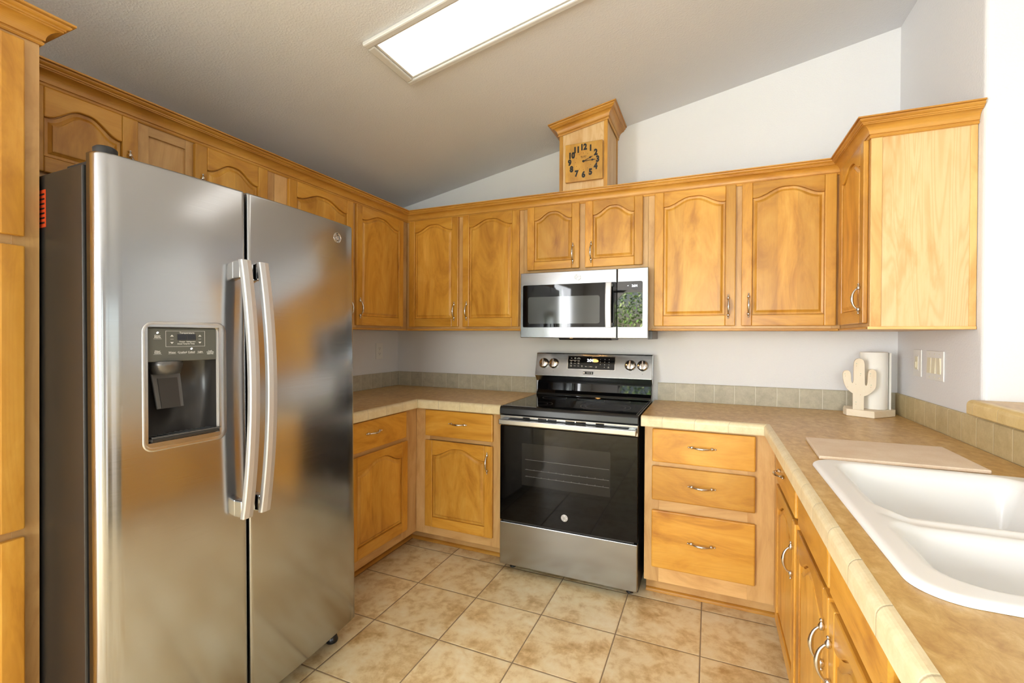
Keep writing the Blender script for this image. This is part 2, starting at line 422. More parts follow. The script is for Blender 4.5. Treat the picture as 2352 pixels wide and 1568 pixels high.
# rear wall with an arched-corner window and two large openings (the middle one added for fill light), side wall with a wide window
def pierced(name, T, u0, u1, top, holes):
    m = MB(T); us = sorted({u0, u1, 5.0 if u0 < 5 < u1 else u0}|{h for r in holes for h in r[:2]})
    for a, b in zip(us, us[1:]):
        hs = sorted([h for h in holes if h[0] <= a and h[1] >= b], key=lambda h: h[2]); z = 0
        ta, tb = top(a), top(b)
        def q(za, zb0, zb1):
            P = [(a, za, 0), (b, za, 0), (b, zb1, 0), (a, zb0, 0)]; f = [m.V(p) for p in P]; k = [m.V((p[0], p[1], -.15)) for p in P]
            m.face(f); m.face(k[::-1])
            for i in range(4): m.face([f[i], k[i], k[(i+1) % 4], f[(i+1) % 4]])
        for h in hs:
            if h[2] > z: q(z, h[2], h[2])
            z = h[3]
        q(z, ta, tb)
    return struct(m.build(name, M_WALL))
pierced('wall_rear', lambda u, v, w: Vector((u, YR+w, v)), -.15, XR, ceil_z, [(.55, 1.55, .55, 2.2), (1.85, 3.25, .5, 2.3), (4.3, 5.5, .2, 2.3)])
pierced('wall_side', lambda u, v, w: Vector((XR-w, u, v)), YR, 0, lambda u: ceil_z(XR), [(-4.9, -2.3, .5, 2.2)])
pierced('wall_left', lambda u, v, w: Vector((w, u, v)), YR, 0, lambda u: ceil_z(0), [(-5.7, -3.7, .5, 2.2)])  # unseen opening added for the west fill
def window(n, T, u0, u1, v0, v1, clip=0, mull=1):
    m = MB(T); fw = .045
    m.box(u0, u0+fw, v0, v1, -.10, -.03); m.box(u1-fw, u1, v0, v1, -.10, -.03); m.box(u0, u1, v0, v0+fw, -.10, -.03); m.box(u0, u1, v1-fw, v1, -.10, -.03)
    for k in range(mull):
        c = u0+(u1-u0)*(k+1)/(mull+1); m.box(c-.02, c+.02, v0, v1, -.09, -.04)
    if clip:
        m.prism([(u0, v1-clip), (u0+clip, v1), (u0, v1)], -.10, -.03); m.prism([(u1, v1-clip), (u1, v1), (u1-clip, v1)], -.10, -.03)
    return struct(m.build('window_%d' % n, M_WHITE))
Trear = lambda u, v, w: Vector((u, YR+w, v))
window(1, Trear, .55, 1.55, .55, 2.2, .28, 0)
window(2, Trear, 4.3, 5.5, .2, 2.3, 0, 0)
window(3, lambda u, v, w: Vector((XR-w, u, v)), -4.9, -2.3, .5, 2.2, 0, 2)
window(4, Trear, 1.85, 3.25, .5, 2.3, 0, 0)  # unseen window, added to carry the rear left fill
window(5, lambda u, v, w: Vector((w, u, v)), -5.7, -3.7, .5, 2.2, 0, 1)  # unseen window, added to carry the fill from the left wall
# garden seen through the rear window (mirrored in the microwave)
m = MB(ident); m.box(-14, 20, -30, YR-.16, -.4, -.3, 'n'); struct(m.build('garden_ground', M_GROUND))
m = MB(ident)
for k in range(24000):
    c = Vector((random.uniform(-2.2, 3.6), random.gauss(-8.7, .40), random.uniform(-.3, 4.4)))
    d = Vector((random.gauss(0, 1), random.gauss(0, 1), random.gauss(0, 1))).normalized(); e = d.orthogonal().normalized(); r = random.uniform(.02, .055)
    m.cur = random.randint(0, 1); m.poly([c+d*r, c+e*r*.5, c-d*r, c-e*r*.5])
o = m.build('garden_hedge', [M_LEAF, M_LEAF2]); tag(o, 'leafy green hedge in the garden, mirrored in the microwave panel', 'hedge'); o['kind'] = 'stuff'

# ------------------------------------------------------------------ cabinet parts
def handle_mesh():
    m = MB(ident)
    pts, rad = [], []
    for k in range(17):
        t = -1+2*k/16
        z = .044*t; w = .005+.023*(1-t*t)**.62
        pts.append((0, z, w)); rad.append(.0034+.0030*max(0, 1-abs(t)*1.25)**.8)
    m.tube(pts, rad, 10)
    for sgn in (-1, 1):
        m.tube([(0, sgn*z, .006) for z in (.036, .040, .046, .051, .054, .056)], [.0045, .0072, .0074, .0050, .0030, .0030], 12)
        m.tube([(0, sgn*z, .006) for z in (.0555, .0575, .060, .0625, .0635)], [.0012, .0038, .0045, .0032, .0008], 10)
        m.tube([(0, sgn*.045, 0), (0, sgn*.045, .007)], [.0060, .0055], 12)
    me_o = m.build('handle', M_NICKEL)
    me = me_o.data; bpy.data.objects.remove(me_o); return me
HMESH = handle_mesh()
def put_handle(T, u, v, w, parent, horizontal=False):
    o = bpy.data.objects.new('handle', HMESH); COL.objects.link(o); o.parent = parent
    O = Vector(T(u, v, w)); X = Vector(T(u+1, v, w))-O; Y = Vector(T(u, v+1, w))-O; Z = Vector(T(u, v, w+1))-O
    if horizontal: X, Y = -Y, X
    o.matrix_local = Matrix(((X.x, Y.x, Z.x, 0), (X.y, Y.y, Z.y, 0), (X.z, Y.z, Z.z, 0), (0, 0, 0, 1)))
    o.location = O-world_loc(parent); o['label'] = 'satin nickel pull'
    return o
def arch(t):
    s = min(1, max(0, (1-abs(t)-.05)/.95)); return .5-.5*math.cos(PI*min(1, s*1.12)) if s < .9 else .5-.5*math.cos(PI*min(1, s*1.12))
TH = .019
def door(T, u0, u1, v0, v1, parent, ah=.038, st=.048, rb=.056, rt=.036, hu=None, hv=None):
    """raised-panel door with a cathedral arch"""
    m = MB(T); a0, a1 = u0+st, u1-st; uc = (a0+a1)/2; ha = (a1-a0)/2; sh = v1-rt-ah
    top = lambda u: sh+ah*arch((u-uc)/ha)
    m.box(u0, a0, v0, v1, .001, TH); m.box(a1, u1, v0, v1, .001, TH); m.box(a0, a1, v0, v0+rb, .001, TH, 'u')
    N = 28; us = [a0+(a1-a0)*k/N for k in range(N+1)]
    m.prism([(a1, v1), (a0, v1)]+[(u, top(u)) for u in us], .001, TH, 'u')
    d = m.build('door', M_DOOR, parent, bevel=.0035, seg=2, angle=50)
    p = MB(T); ou, ov = random.uniform(0, 40), random.uniform(0, 40)
    def ring(off, w):
        h = ha-off; pts = []
        for k in range(N+1): pts.append((uc-h+2*h*k/N, v0+rb+off, w))
        for k in range(N+1):
            u = uc+h-2*h*k/N; pts.append((u, sh-off+ah*arch((u-uc)/h), w))
        return pts
    prof = [(-.004, TH-.014), (.0022, TH-.014), (.0034, TH-.0095), (.012, TH-.0105), (.0205, TH-.0050), (.0215, TH-.0028), (.0245, TH-.0020)]
    R = [ring(o_, w_) for o_, w_ in prof]; I = [[p.V(q) for q in r] for r in R]; n = len(R[0])
    guv = lambda q: (q[1]+ou, q[0]+ov)
    for r in range(len(R)-1):
        for k in range(n):
            kk = (k+1) % n
            p.face([I[r][k], I[r][kk], I[r+1][kk], I[r+1][k]], [guv(R[r][k]), guv(R[r][kk]), guv(R[r+1][kk]), guv(R[r+1][k])])
    # field
    f = I[-1]; fr = R[-1]
    for k in range(N):
        q = [f[k], f[k+1], f[2*N+1-k-1], f[2*N+1-k]]; qq = [fr[k], fr[k+1], fr[2*N+1-k-1], fr[2*N+1-k]]
        p.face(q, [guv(x) for x in qq])
    p.build('panel', M_PANEL, d)
    if hu is not None: put_handle(T, hu, hv, TH, d)
    return d
def drawer(T, u0, u1, v0, v1, parent, pull=True, hu=None, hv=None, name='drawer'):
    m = MB(T); m.box(u0, u1, v0, v1, .001, TH, 'u')
    d = m.build(name, M_DOOR, parent, bevel=.006, seg=2, angle=50)
    if pull: put_handle(T, hu if hu is not None else (u0+u1)/2, hv if hv is not None else (v0+v1)/2, TH, d, True)
    return d
def face_frame(T, parent, stiles, rails, depth=.02):
    m = MB(T)
    for a, b, c, d in stiles: m.box(a, b, c, d, -depth, 0)
    for a, b, c, d in rails: m.box(a, b, c, d, -depth, -.0003, 'u')
    return m.build('face_frame', M_FRAME, parent, bevel=.0006, seg=1)
def carcass(T, parent, u0, u1, v0, v1, depth, top=None, mat=None):
    m = MB(T); m.box(u0, u1, v0, top or v1, -depth, -.0201); return m.build('carcass', mat or M_FRAME, parent)
UB, UT = 1.356, 2.122          # upper cabinets: bottom and top
UD0, UD1 = 1.381, 2.113        # their doors
def light_rail(T, parent, u0, u1, v=UB):
    m = MB(T); m.prism([(u0, v-.001), (u1, v-.001), (u1, v+.011), (u0, v+.011)], 0, .007, 'u')
    return m.build('light_rail', M_CROWN, parent, bevel=.003)

XU, YU = .326, -.326
TLu, TBu, TRu = TL(XU), TB(YU), TR(2.868)
TLb, TBb, TRb = TL(.61), TB(-.61), TR(2.565)

# pantry
yp = -2.358
t = thing('pantry_cabinet', 'tall maple pantry cabinet with stacked doors at the left edge, beside the fridge', 'cabinet', (.3, -2.66, 0))
TP = TL(.60)
carcass(TP, t, -2.96, yp, .10, UT, .598)
face_frame(TP, t, [(yp-.056, yp, .10, UT), (-2.96, -2.905, .10, UT)], [(-2.905, yp-.056, UT-.05, UT), (-2.905, yp-.056, 1.54, 1.60), (-2.905, yp-.056, .765, .82), (-2.905, yp-.056, .10, .14)])
for a, b in ((1.579, 2.098), (.803, 1.554), (.125, .781)):
    door(TP, -2.935, yp-.035, a, b, t, hu=-2.89, hv=(a+b)/2)
m = MB(TP); m.box(-2.96, yp, 0, .10, -.11, -.09, 'u'); m.build('kick_board', M_FRAME, t)
CROWN = [(0, -.012), (.005, -.012), (.0075, -.008), (.0075, -.004), (.0045, -.002), (.0045, .001), *[(.009+.0275*(1-math.cos(PI/2*k/10)), .0015+.031*math.sin(PI/2*k/10)) for k in range(11)], (.0365, .0365), (.0405, .0368), (.0405, .041), (.046, .0435), (.0495, .0475), (.050, .0505), (.0475, .0508), (.0475, .0535), (.0565, .0537), (.0565, .059), (0, .059)]
m = MB(ident); m.sweep([(.60, -2.96, UT), (.60, yp, UT), (.40, yp, UT)], CROWN, 1); m.build('crown_moulding', M_CROWN, t)

# over-fridge cabinet
t = thing('wall_cabinet', 'short maple cabinet above the fridge, two arched doors around a plain recessed panel', 'cabinet', (.16, -1.87, 1.82))
carcass(TLu, t, -2.355, -1.40, 1.815, UT, .32)
face_frame(TLu, t, [(-2.355, -2.23, 1.815, UT), (-2.01, -1.945, 1.815, UT), (-1.812, -1.76, 1.815, UT), (-1.47, -1.40, 1.815, UT)],
           [(-2.23, -2.01, UT-.03, UT), (-2.23, -2.01, 1.815, 1.85), (-1.945, -1.812, UT-.048, UT), (-1.945, -1.812, 1.815, 1.85), (-1.76, -1.47, UT-.03, UT), (-1.76, -1.47, 1.815, 1.85)])
m = MB(TLu); m.box(-1.95, -1.808, 1.82, UT-.03, -.02, -.010); m.build('fixed_panel', M_FRAME, t)
door(TLu, -2.30, -1.989, 1.836, 2.107, t, ah=.050, st=.05, rb=.05, rt=.045, hu=-2.018, hv=1.925)
door(TLu, -1.785, -1.448, 1.836, 2.107, t, ah=.050, st=.05, rb=.05, rt=.045, hu=-1.758, hv=1.925)

# left uppers next to the corner
t = thing('wall_cabinet', 'tall maple wall cabinet in the left corner, between the fridge and the back wall', 'cabinet', (.16, -.86, UB))
carcass(TLu, t, -1.398, -.002, UB, UT, .32)
face_frame(TLu, t, [(-1.398, -1.30, UB, UT), (-.90, -.83, UB, UT), (-.40, -.327, UB, UT)], [(-1.30, -.90, UT-.03, UT), (-1.30, -.90, UB, UB+.035), (-.83, -.40, UT-.03, UT), (-.83, -.40, UB, UB+.035)])
light_rail(TLu, t, -1.398, -.334)
door(TLu, -1.327, -.877, UD0, UD1-.005, t, ah=.045, hu=-.905, hv=1.48)
door(TLu, -.846, -.392, UD0, UD1-.005, t, ah=.045, hu=-.822, hv=1.485)

# back uppers, left pair
t = thing('wall_cabinet', 'maple wall cabinet left of the microwave, two arched doors with pulls meeting', 'cabinet', (.77, -.16, UB))
carcass(TBu, t, .33, 1.212, UB, UT, .324)
face_frame(TBu, t, [(.327, .385, UB, UT), (.73, .80, UB, UT), (1.165, 1.212, UB, UT)], [(.385, .73, UT-.03, UT), (.385, .73, UB, UB+.035), (.80, 1.165, UT-.03, UT), (.80, 1.165, UB, UB+.035)])
light_rail(TBu, t, .334, 1.212)
door(TBu, .355, .749, UD0, UD1, t, ah=.045, hu=.722, hv=1.483)
door(TBu, .783, 1.186, UD0, UD1, t, ah=.045, hu=.816, hv=1.483)
# above the microwave
t = thing('wall_cabinet', 'short maple wall cabinet directly above the microwave, two small arched doors', 'cabinet', (1.60, -.16, 1.706))
carcass(TBu, t, 1.213, 1.966, 1.7075, UT, .324)
face_frame(TBu, t, [(1.213, 1.265, 1.7075, UT), (1.555, 1.622, 1.7075, UT), (1.92, 1.966, 1.7075, UT)], [(1.265, 1.555, UT-.03, UT), (1.265, 1.555, 1.7075, 1.745), (1.622, 1.92, UT-.03, UT), (1.622, 1.92, 1.7075, 1.745)])
door(TBu, 1.241, 1.572, 1.728, UD1+.003, t, ah=.048, st=.046, rb=.05, hu=1.535, hv=1.815)
door(TBu, 1.607, 1.937, 1.728, UD1+.003, t, ah=.048, st=.046, rb=.05, hu=1.645, hv=1.816)
# back uppers, right pair
t = thing('wall_cabinet', 'wide maple wall cabinet right of the microwave, above the bare counter', 'cabinet', (2.41, -.16, UB))
carcass(TBu, t, 1.985, 2.866, UB, UT, .324)
face_frame(TBu, t, [(1.967, 2.02, UB, UT), (2.39, 2.455, UB, UT), (2.83, 2.867, UB, UT)], [(2.02, 2.39, UT-.03, UT), (2.02, 2.39, UB, UB+.035), (2.455, 2.83, UT-.03, UT), (2.455, 2.83, UB, UB+.035)])
light_rail(TBu, t, 1.985, 2.860)
door(TBu, 2.001, 2.408, UD0, UD1+.004, t, ah=.045, hu=2.375, hv=1.482)
door(TBu, 2.437, 2.847, UD0, UD1+.004, t, ah=.045, hu=2.469, hv=1.487)
# right wall upper
t = thing('wall_cabinet', 'maple cabinet on the right wall with a pale grained side panel facing the room', 'cabinet', (3.03, -.55, UB))
carcass(TRu, t, .004, .755, UB, UT, .320)
face_frame(TRu, t, [(.327, .40, UB, UT), (.72, .770, UB, UT)], [(.40, .72, UT-.03, UT), (.40, .72, UB, UB+.035)])
light_rail(TRu, t, .334, .770)
m = MB(TB(-.756)); m.box(2.905, 3.168, UB+.012, UT-.006, 0, .010); m.build('side_panel', M_SIDE, t)
m = MB(TB(-.756)); m.box(2.8685, 2.905, UB, UT, 0, .0145); m.box(3.168, 3.1885, UB, UT, 0, .0145); m.box(2.861, 3.1885, UB, UB+.012, 0, .019, 'u'); m.box(2.905, 3.168, UT-.012, UT, 0, .0145, 'u'); m.build('side_trim', M_SIDETRIM, t, bevel=.002)
door(TRu, .372, .748, UD0, UD1, t, ah=.045, hu=.720, hv=1.482)

# crown moulding along all wall cabinets
m = MB(ident); m.sweep([(XU, -2.356, UT), (XU, YU, UT), (2.868, YU, UT), (2.868, -.7705, UT), (3.189, -.7705, UT)], CROWN, 1)
o = m.build('crown_moulding', M_CROWN); tag(o, 'stepped maple crown moulding running along the tops of the wall cabinets', 'moulding')

# vent chase (tower) with its own sloped crown
t = thing('vent_chase', 'slant-topped maple tower box above the microwave, reaching the ceiling and carrying the clock', 'cabinet box', (1.587, -.164, UT))
x0, x1, yt = 1.441, 1.733, -.3255
m = MB(ident)
def slab(m, xa, xb, ya, yb, zb, dz):
    ou, ov = random.uniform(0, 40), random.uniform(0, 40)
    P = [(xa, ya), (xb, ya), (xb, yb), (xa, yb)]
    lo = [m.V((x, y, zb)) for x, y in P]; hi = [m.V((x, y, ceil_z(x)-dz)) for x, y in P]
    m.face(lo[::-1], [(0, 0)]*4); m.face(hi, [(0, 0)]*4)
    for i in range(4):
        j = (i+1) % 4; a = P[i][0]+P[i][1]; b = P[j][0]+P[j][1]
        m.face([lo[i], lo[j], hi[j], hi[i]], [(zb+ou, a+ov), (zb+ou, b+ov), (ceil_z(P[j][0])+ou, b+ov), (ceil_z(P[i][0])+ou, a+ov)])
slab(m, x0+.004, x1-.004, yt+.004, -.002, UT+.001, .003); m.build('body', M_SIDE, t)
for a in ((x0, x0+.022, yt, yt+.0039), (x1-.022, x1, yt, yt+.0039), (x1-.0039, x1, -.03, -.002)):
    m = MB(ident); slab(m, *a, UT+.001, .06); m.build('corner_trim', M_CROWN, t, bevel=.001, seg=1)
m = MB(ident); dz = .060
m.sweep([(x0, -.002, ceil_z(x0)-dz), (x0, yt, ceil_z(x0)-dz), (x1, yt, ceil_z(x1)-dz), (x1, -.002, ceil_z(x1)-dz)], [(o_, u_+(-.194*0)) for o_, u_ in CROWN], 1)
# follow the ceiling on the outward ledges
for v in m.v:
    if v.x < x0: v.z = v.z-.194*(x0-v.x)
    elif v.x > x1: v.z = v.z+.194*(v.x-x1)*.98
m.build('crown_moulding', M_CROWN, t)

# wall clock
cy, cx, cz = yt, 1.5965, 2.3525
t = thing('wall_clock', 'square wooden clock with bold black numerals hung on the tower', 'clock', (cx, cy, cz))
TC = frame((cx, cy-.0005, cz), (1, 0, 0), (0, 0, 1), (0, -1, 0))
m = MB(TC); m.box(-.1125, .1125, -.1125, .1125, 0, .022); m.build('clock_face', M_CLOCK, t, bevel=.004)
wz = .0224
for n in range(1, 13):
    a = PI/2-n*PI/6; r = .084
    m = MB(TC); m.text(str(n), r*math.cos(a), r*math.sin(a)*.96+.002, wz, .047, bold=.0030, sx=.84); m.build('numeral', M_BLACKPRINT, t)
for n in range(12):
    a = n*PI/6; m = MB(TC)
    c, s = math.cos(a), math.sin(a)
    m.poly([(.046*c-.0008*s, .046*s+.0008*c, wz), (.046*c+.0008*s, .046*s-.0008*c, wz), (.052*c+.0008*s, .052*s-.0008*c, wz), (.052*c-.0008*s, .052*s+.0008*c, wz)]); m.build('tick_mark', M_BLACKPRINT, t)
m = MB(TC); m.text('ELGIN', 0, .029, wz, .0095, bold=.0001, sx=1.25); m.text('QUARTZ', 0, .021, wz, .0055, sx=1.2)
m.build('dial_lettering', M_BLACKPRINT, t)
for nm, ang, L in (('hour_hand', 67.5, .060), ('minute_hand', 88, .074)):
    a = math.radians(90-ang); c, s = math.cos(a), math.sin(a)
    m = MB(lambda u, v, w, c=c, s=s: TC(u*c-v*s, u*s+v*c, w))
    m.prism([(-.006, -.0018), (L*.62, -.0014), (L*.72, -.006), (L*.80, -.0025), (L, -.0004), (L, .0004), (L*.80, .0025), (L*.72, .006), (L*.62, .0014), (-.006, .0018)], .025, .0262)
    m.build(nm, M_BLACKPRINT, t)
m = MB(TC); m.lathe([(.0065, .0222), (.0065, .027), (.004, .0285)], (0, 0, 0), (0, 0, 1), 16); m.build('hub', M_BLACK, t)

# ------------------------------------------------------------------ base cabinets
BT = .884
QR = [(0, 0), (.016, 0), (.0155, .006), (.012, .012), (.006, .016), (0, .017)]
def kick(path, parent, side=1):
    m = MB(ident); m.sweep([(p[0], p[1], 0) for p in path], [(-.012, 0), (0, 0), (0, .099), (-.012, .099)], side); m.build('kick_board', M_FRAME, parent)
    m = MB(ident); m.sweep([(p[0], p[1], .0005) for p in path], QR, side, smooth=False); m.build('quarter_round', M_CROWN, parent)
t = thing('base_cabinet', 'maple base cabinet against the left wall, drawer over an arched door beside the fridge', 'cabinet', (.3, -.98, 0))
carcass(TLb, t, -1.36, -.613, .10, BT, .606)
face_frame(TLb, t, [(-1.36, -1.21, .10, BT), (-.76, -.6105, .10, BT)], [(-1.21, -.76, .685, .71), (-1.21, -.76, .86, BT), (-1.21, -.76, .10, .16)])
drawer(TLb, -1.32, -.733, .711, .868, t, hu=-1.03, hv=.80)
door(TLb, -1.20, -.722, .155, .69, t, ah=.05, st=.052, rb=.06, rt=.04)
kick([(.50, -1.36), (.50, -.613)], t)
t = thing('base_cabinet', 'maple base cabinet left of the range, one drawer over one arched door', 'cabinet', (.90, -.3, 0))
carcass(TBb, t, .004, 1.19, .10, BT, .606)
face_frame(TBb, t, [(.6102, .71, .10, BT), (1.125, 1.19, .10, BT)], [(.71, 1.125, .685, .71), (.71, 1.125, .86, BT), (.71, 1.125, .10, .16)])
drawer(TBb, .686, 1.146, .709, .868, t, hu=.919, hv=.795)
door(TBb, .686, 1.146, .154, .683, t, ah=.05, st=.052, rb=.06, rt=.04, hu=1.114, hv=.587)
kick([(.50, -.613), (.50, -.50), (1.19, -.50)], t)
t = thing('drawer_cabinet', 'maple base cabinet with three stacked drawers, right of the range', 'cabinet', (2.28, -.3, 0))
carcass(TBb, t, 1.99, 3.185, .10, BT, .606)
face_frame(TBb, t, [(1.99, 2.06, .10, BT), (2.455, 2.565, .10, BT)], [(2.06, 2.455, .86, BT), (2.06, 2.455, .66, .72), (2.06, 2.455, .44, .54), (2.06, 2.455, .10, .20)])
drawer(TBb, 2.028, 2.485, .702, .866, t, hu=2.257, hv=.790)
drawer(TBb, 2.027, 2.485, .512, .681, t, hu=2.257, hv=.600)
drawer(TBb, 2.027, 2.486, .176, .461, t, hu=2.257, hv=.326)
kick([(1.99, -.512), (2.675, -.512), (2.675, -.613)], t)
t = thing('base_cabinet', 'narrow maple base cabinet in the right corner, drawer over an arched door', 'cabinet', (2.87, -.98, 0))
carcass(TRb, t, .614, 1.295, .10, BT, .60)
face_frame(TRb, t, [(.6105, .84, .10, BT), (1.235, 1.295, .10, BT)], [(.84, 1.235, .685, .72), (.84, 1.235, .86, BT), (.84, 1.235, .10, .15)])
drawer(TRb, .80, 1.262, .731, .868, t, hu=.98, hv=.80)
door(TRb, .80, 1.262, .14, .712, t, ah=.05, hu=1.235, hv=.583)
kick([(2.675, -.614), (2.675, -1.295)], t)
t = thing('sink_cabinet', 'maple sink base cabinet under the white sink, two false fronts over two arched doors', 'cabinet', (2.87, -1.7, 0))
carcass(TRb, t, 1.297, 2.135, .10, BT, .60, top=.70)
face_frame(TRb, t, [(1.297, 1.335, .10, BT), (1.70, 1.75, .10, BT), (2.10, 2.135, .10, BT), (2.74, 2.76, .0, BT)], [(1.335, 1.70, .685, .735), (1.335, 1.70, .86, BT), (1.335, 1.70, .10, .15), (1.75, 2.10, .685, .735), (1.75, 2.10, .86, BT), (1.75, 2.10, .10, .15), (2.135, 2.74, .812, BT)])
drawer(TRb, 1.318, 1.715, .731, .868, t, pull=False, name='false_front'); drawer(TRb, 1.735, 2.118, .731, .868, t, pull=False, name='false_front')
door(TRb, 1.300, 1.718, .14, .712, t, ah=.05, hu=1.690, hv=.583)
door(TRb, 1.732, 2.118, .14, .712, t, ah=.05, hu=1.760, hv=.583)
kick([(2.675, -1.297), (2.675, -2.135)], t)
# dishwasher (its corner shows at the lower edge)
t = thing('dishwasher', 'stainless dishwasher under the counter at the bottom edge, beyond the sink', 'dishwasher', (2.87, -2.44, 0))
m = MB(TRb); m.box(2.14, 2.735, .10, .80, -.58, -.001); m.build('body', M_CASE, t)
m = MB(TRb); m.box(2.145, 2.73, .12, .74, .001, .035); m.build('door', M_STEEL, t, bevel=.004)
m = MB(TRb); m.box(2.145, 2.73, .745, .806, .001, .040); m.build('control_panel', M_STEEL, t, bevel=.004)
m = MB(TRb); m.box(2.16, 2.72, 0, .10, -.1, -.08); m.build('kick_plate', M_BLACK, t)

# ------------------------------------------------------------------ worktops
def lam_slab(name, rects, parent, hole=None, z0=.887, z1=CZ):
    m = MB(ident)
    xs = sorted({r for a in rects for r in a[:2]}|set(hole[:2] if hole else [])); ys = sorted({r for a in rects for r in a[2:]}|set(hole[2:] if hole else []))
    inside = lambda x, y: any(a[0] < x < a[1] and a[2] < y < a[3] for a in rects) and not (hole and hole[0] < x < hole[1] and hole[2] < y < hole[3])
    cell = {(i, j) for i in range(len(xs)-1) for j in range(len(ys)-1) if inside((xs[i]+xs[i+1])/2, (ys[j]+ys[j+1])/2)}
    vid = {}
    def V(i, j, z):
        k = (i, j, z)
        if k not in vid: vid[k] = m.V((xs[i], ys[j], z))
        return vid[k]
    for i, j in cell:
        m.face([V(i, j, z1), V(i+1, j, z1), V(i+1, j+1, z1), V(i, j+1, z1)]); m.face([V(i, j, z0), V(i, j+1, z0), V(i+1, j+1, z0), V(i+1, j, z0)])
        for di, dj, a, b in ((0, -1, (0, 0), (1, 0)), (1, 0, (1, 0), (1, 1)), (0, 1, (1, 1), (0, 1)), (-1, 0, (0, 1), (0, 0))):
            if (i+di, j+dj) not in cell:
                m.face([V(i+a[0], j+a[1], z0), V(i+b[0], j+b[1], z0), V(i+b[0], j+b[1], z1), V(i+a[0], j+a[1], z1)])
    return m.build(name, M_LAM, parent)
NOSE = [(-.0005, -.052), (.019, -.052), (.022, -.048), (.022, -.020)]+[(.022-.018+.018*math.cos(a), -.018+.0186*math.sin(a)) for a in [PI/2*k/6 for k in range(1, 7)]]+[(-.0005, .0008)]
t = thing('worktop', 'brown laminate corner worktop between fridge and range, edged in cream tile', 'worktop', (.3, -.6, .887))
lam_slab('counter_top', [(.012, .622, -1.40, -.012), (.622, 1.199, -.622, -.012)], t)
m = MB(ident); m.sweep([(.6225, -1.40, CZ), (.6225, -.6225, CZ), (1.199, -.6225, CZ)], NOSE, 1, udir=.153*6-.7775+.0); m.build('tile_edge', M_NOSE, t)
t = thing('worktop', 'tan laminate corner worktop right of the range, holding the sink, edged in cream tile', 'worktop', (2.8, -1.3, .887))
SINK_HOLE = (2.625, 3.10, -2.085, -1.30)
lam_slab('counter_top', [(1.975, XW-.012, -.622, -.012), (2.540, XW-.012, -2.76, -.622)], t, SINK_HOLE)
m = MB(ident); m.sweep([(1.975, -.6225, CZ), (2.5395, -.6225, CZ), (2.5395, -2.76, CZ)], NOSE, 1, udir=.153*5-.5645); m.build('tile_edge', M_NOSE, t)
# splashbacks
def splash(name, label, path, mat, u0=0, h=.109):
    m = MB(ident); m.sweep([(p[0], p[1], .9275) for p in path], [(0, 0), (.0095, 0), (.0095, h-.004), (.006, h), (0, h)], 1, udir=u0)
    o = m.build(name, mat); tag(o, label, 'tile splashback'); return o
splash('tile_splashback', 'low row of grey-beige tiles behind the worktop in the left corner', [(.0015, -1.40), (.0015, -.0015), (1.185, -.0015)], M_SPLASH, u0=-1.40)
splash('tile_splashback', 'low row of beige tiles along the back wall, right of the range', [(1.992, -.0015), (XW-.0115, -.0015)], M_SPLASH, u0=1.981)
splash('tile_splashback', 'low row of tan tiles on the right wall, running below the raised bar', [(XW-.0015, -.0015), (XW-.0015, -2.76)], M_SPLASHR)
# raised bar
t = thing('bar_counter', 'raised bar ledge with yellowish tile edge at the right, above the sink', 'bar counter', (3.35, -2.1, 1.05))
m = MB(ident); m.box(3.168, 3.62, -3.4, -.8165, 1.0505, 1.10, 'n'); m.build('bar_top', M_LAM, t)
m = MB(ident); m.sweep([(3.1675, -.8165, 1.10), (3.1675, -3.4, 1.10)], NOSE, 1); m.build('tile_edge', M_BARNOSE, t)

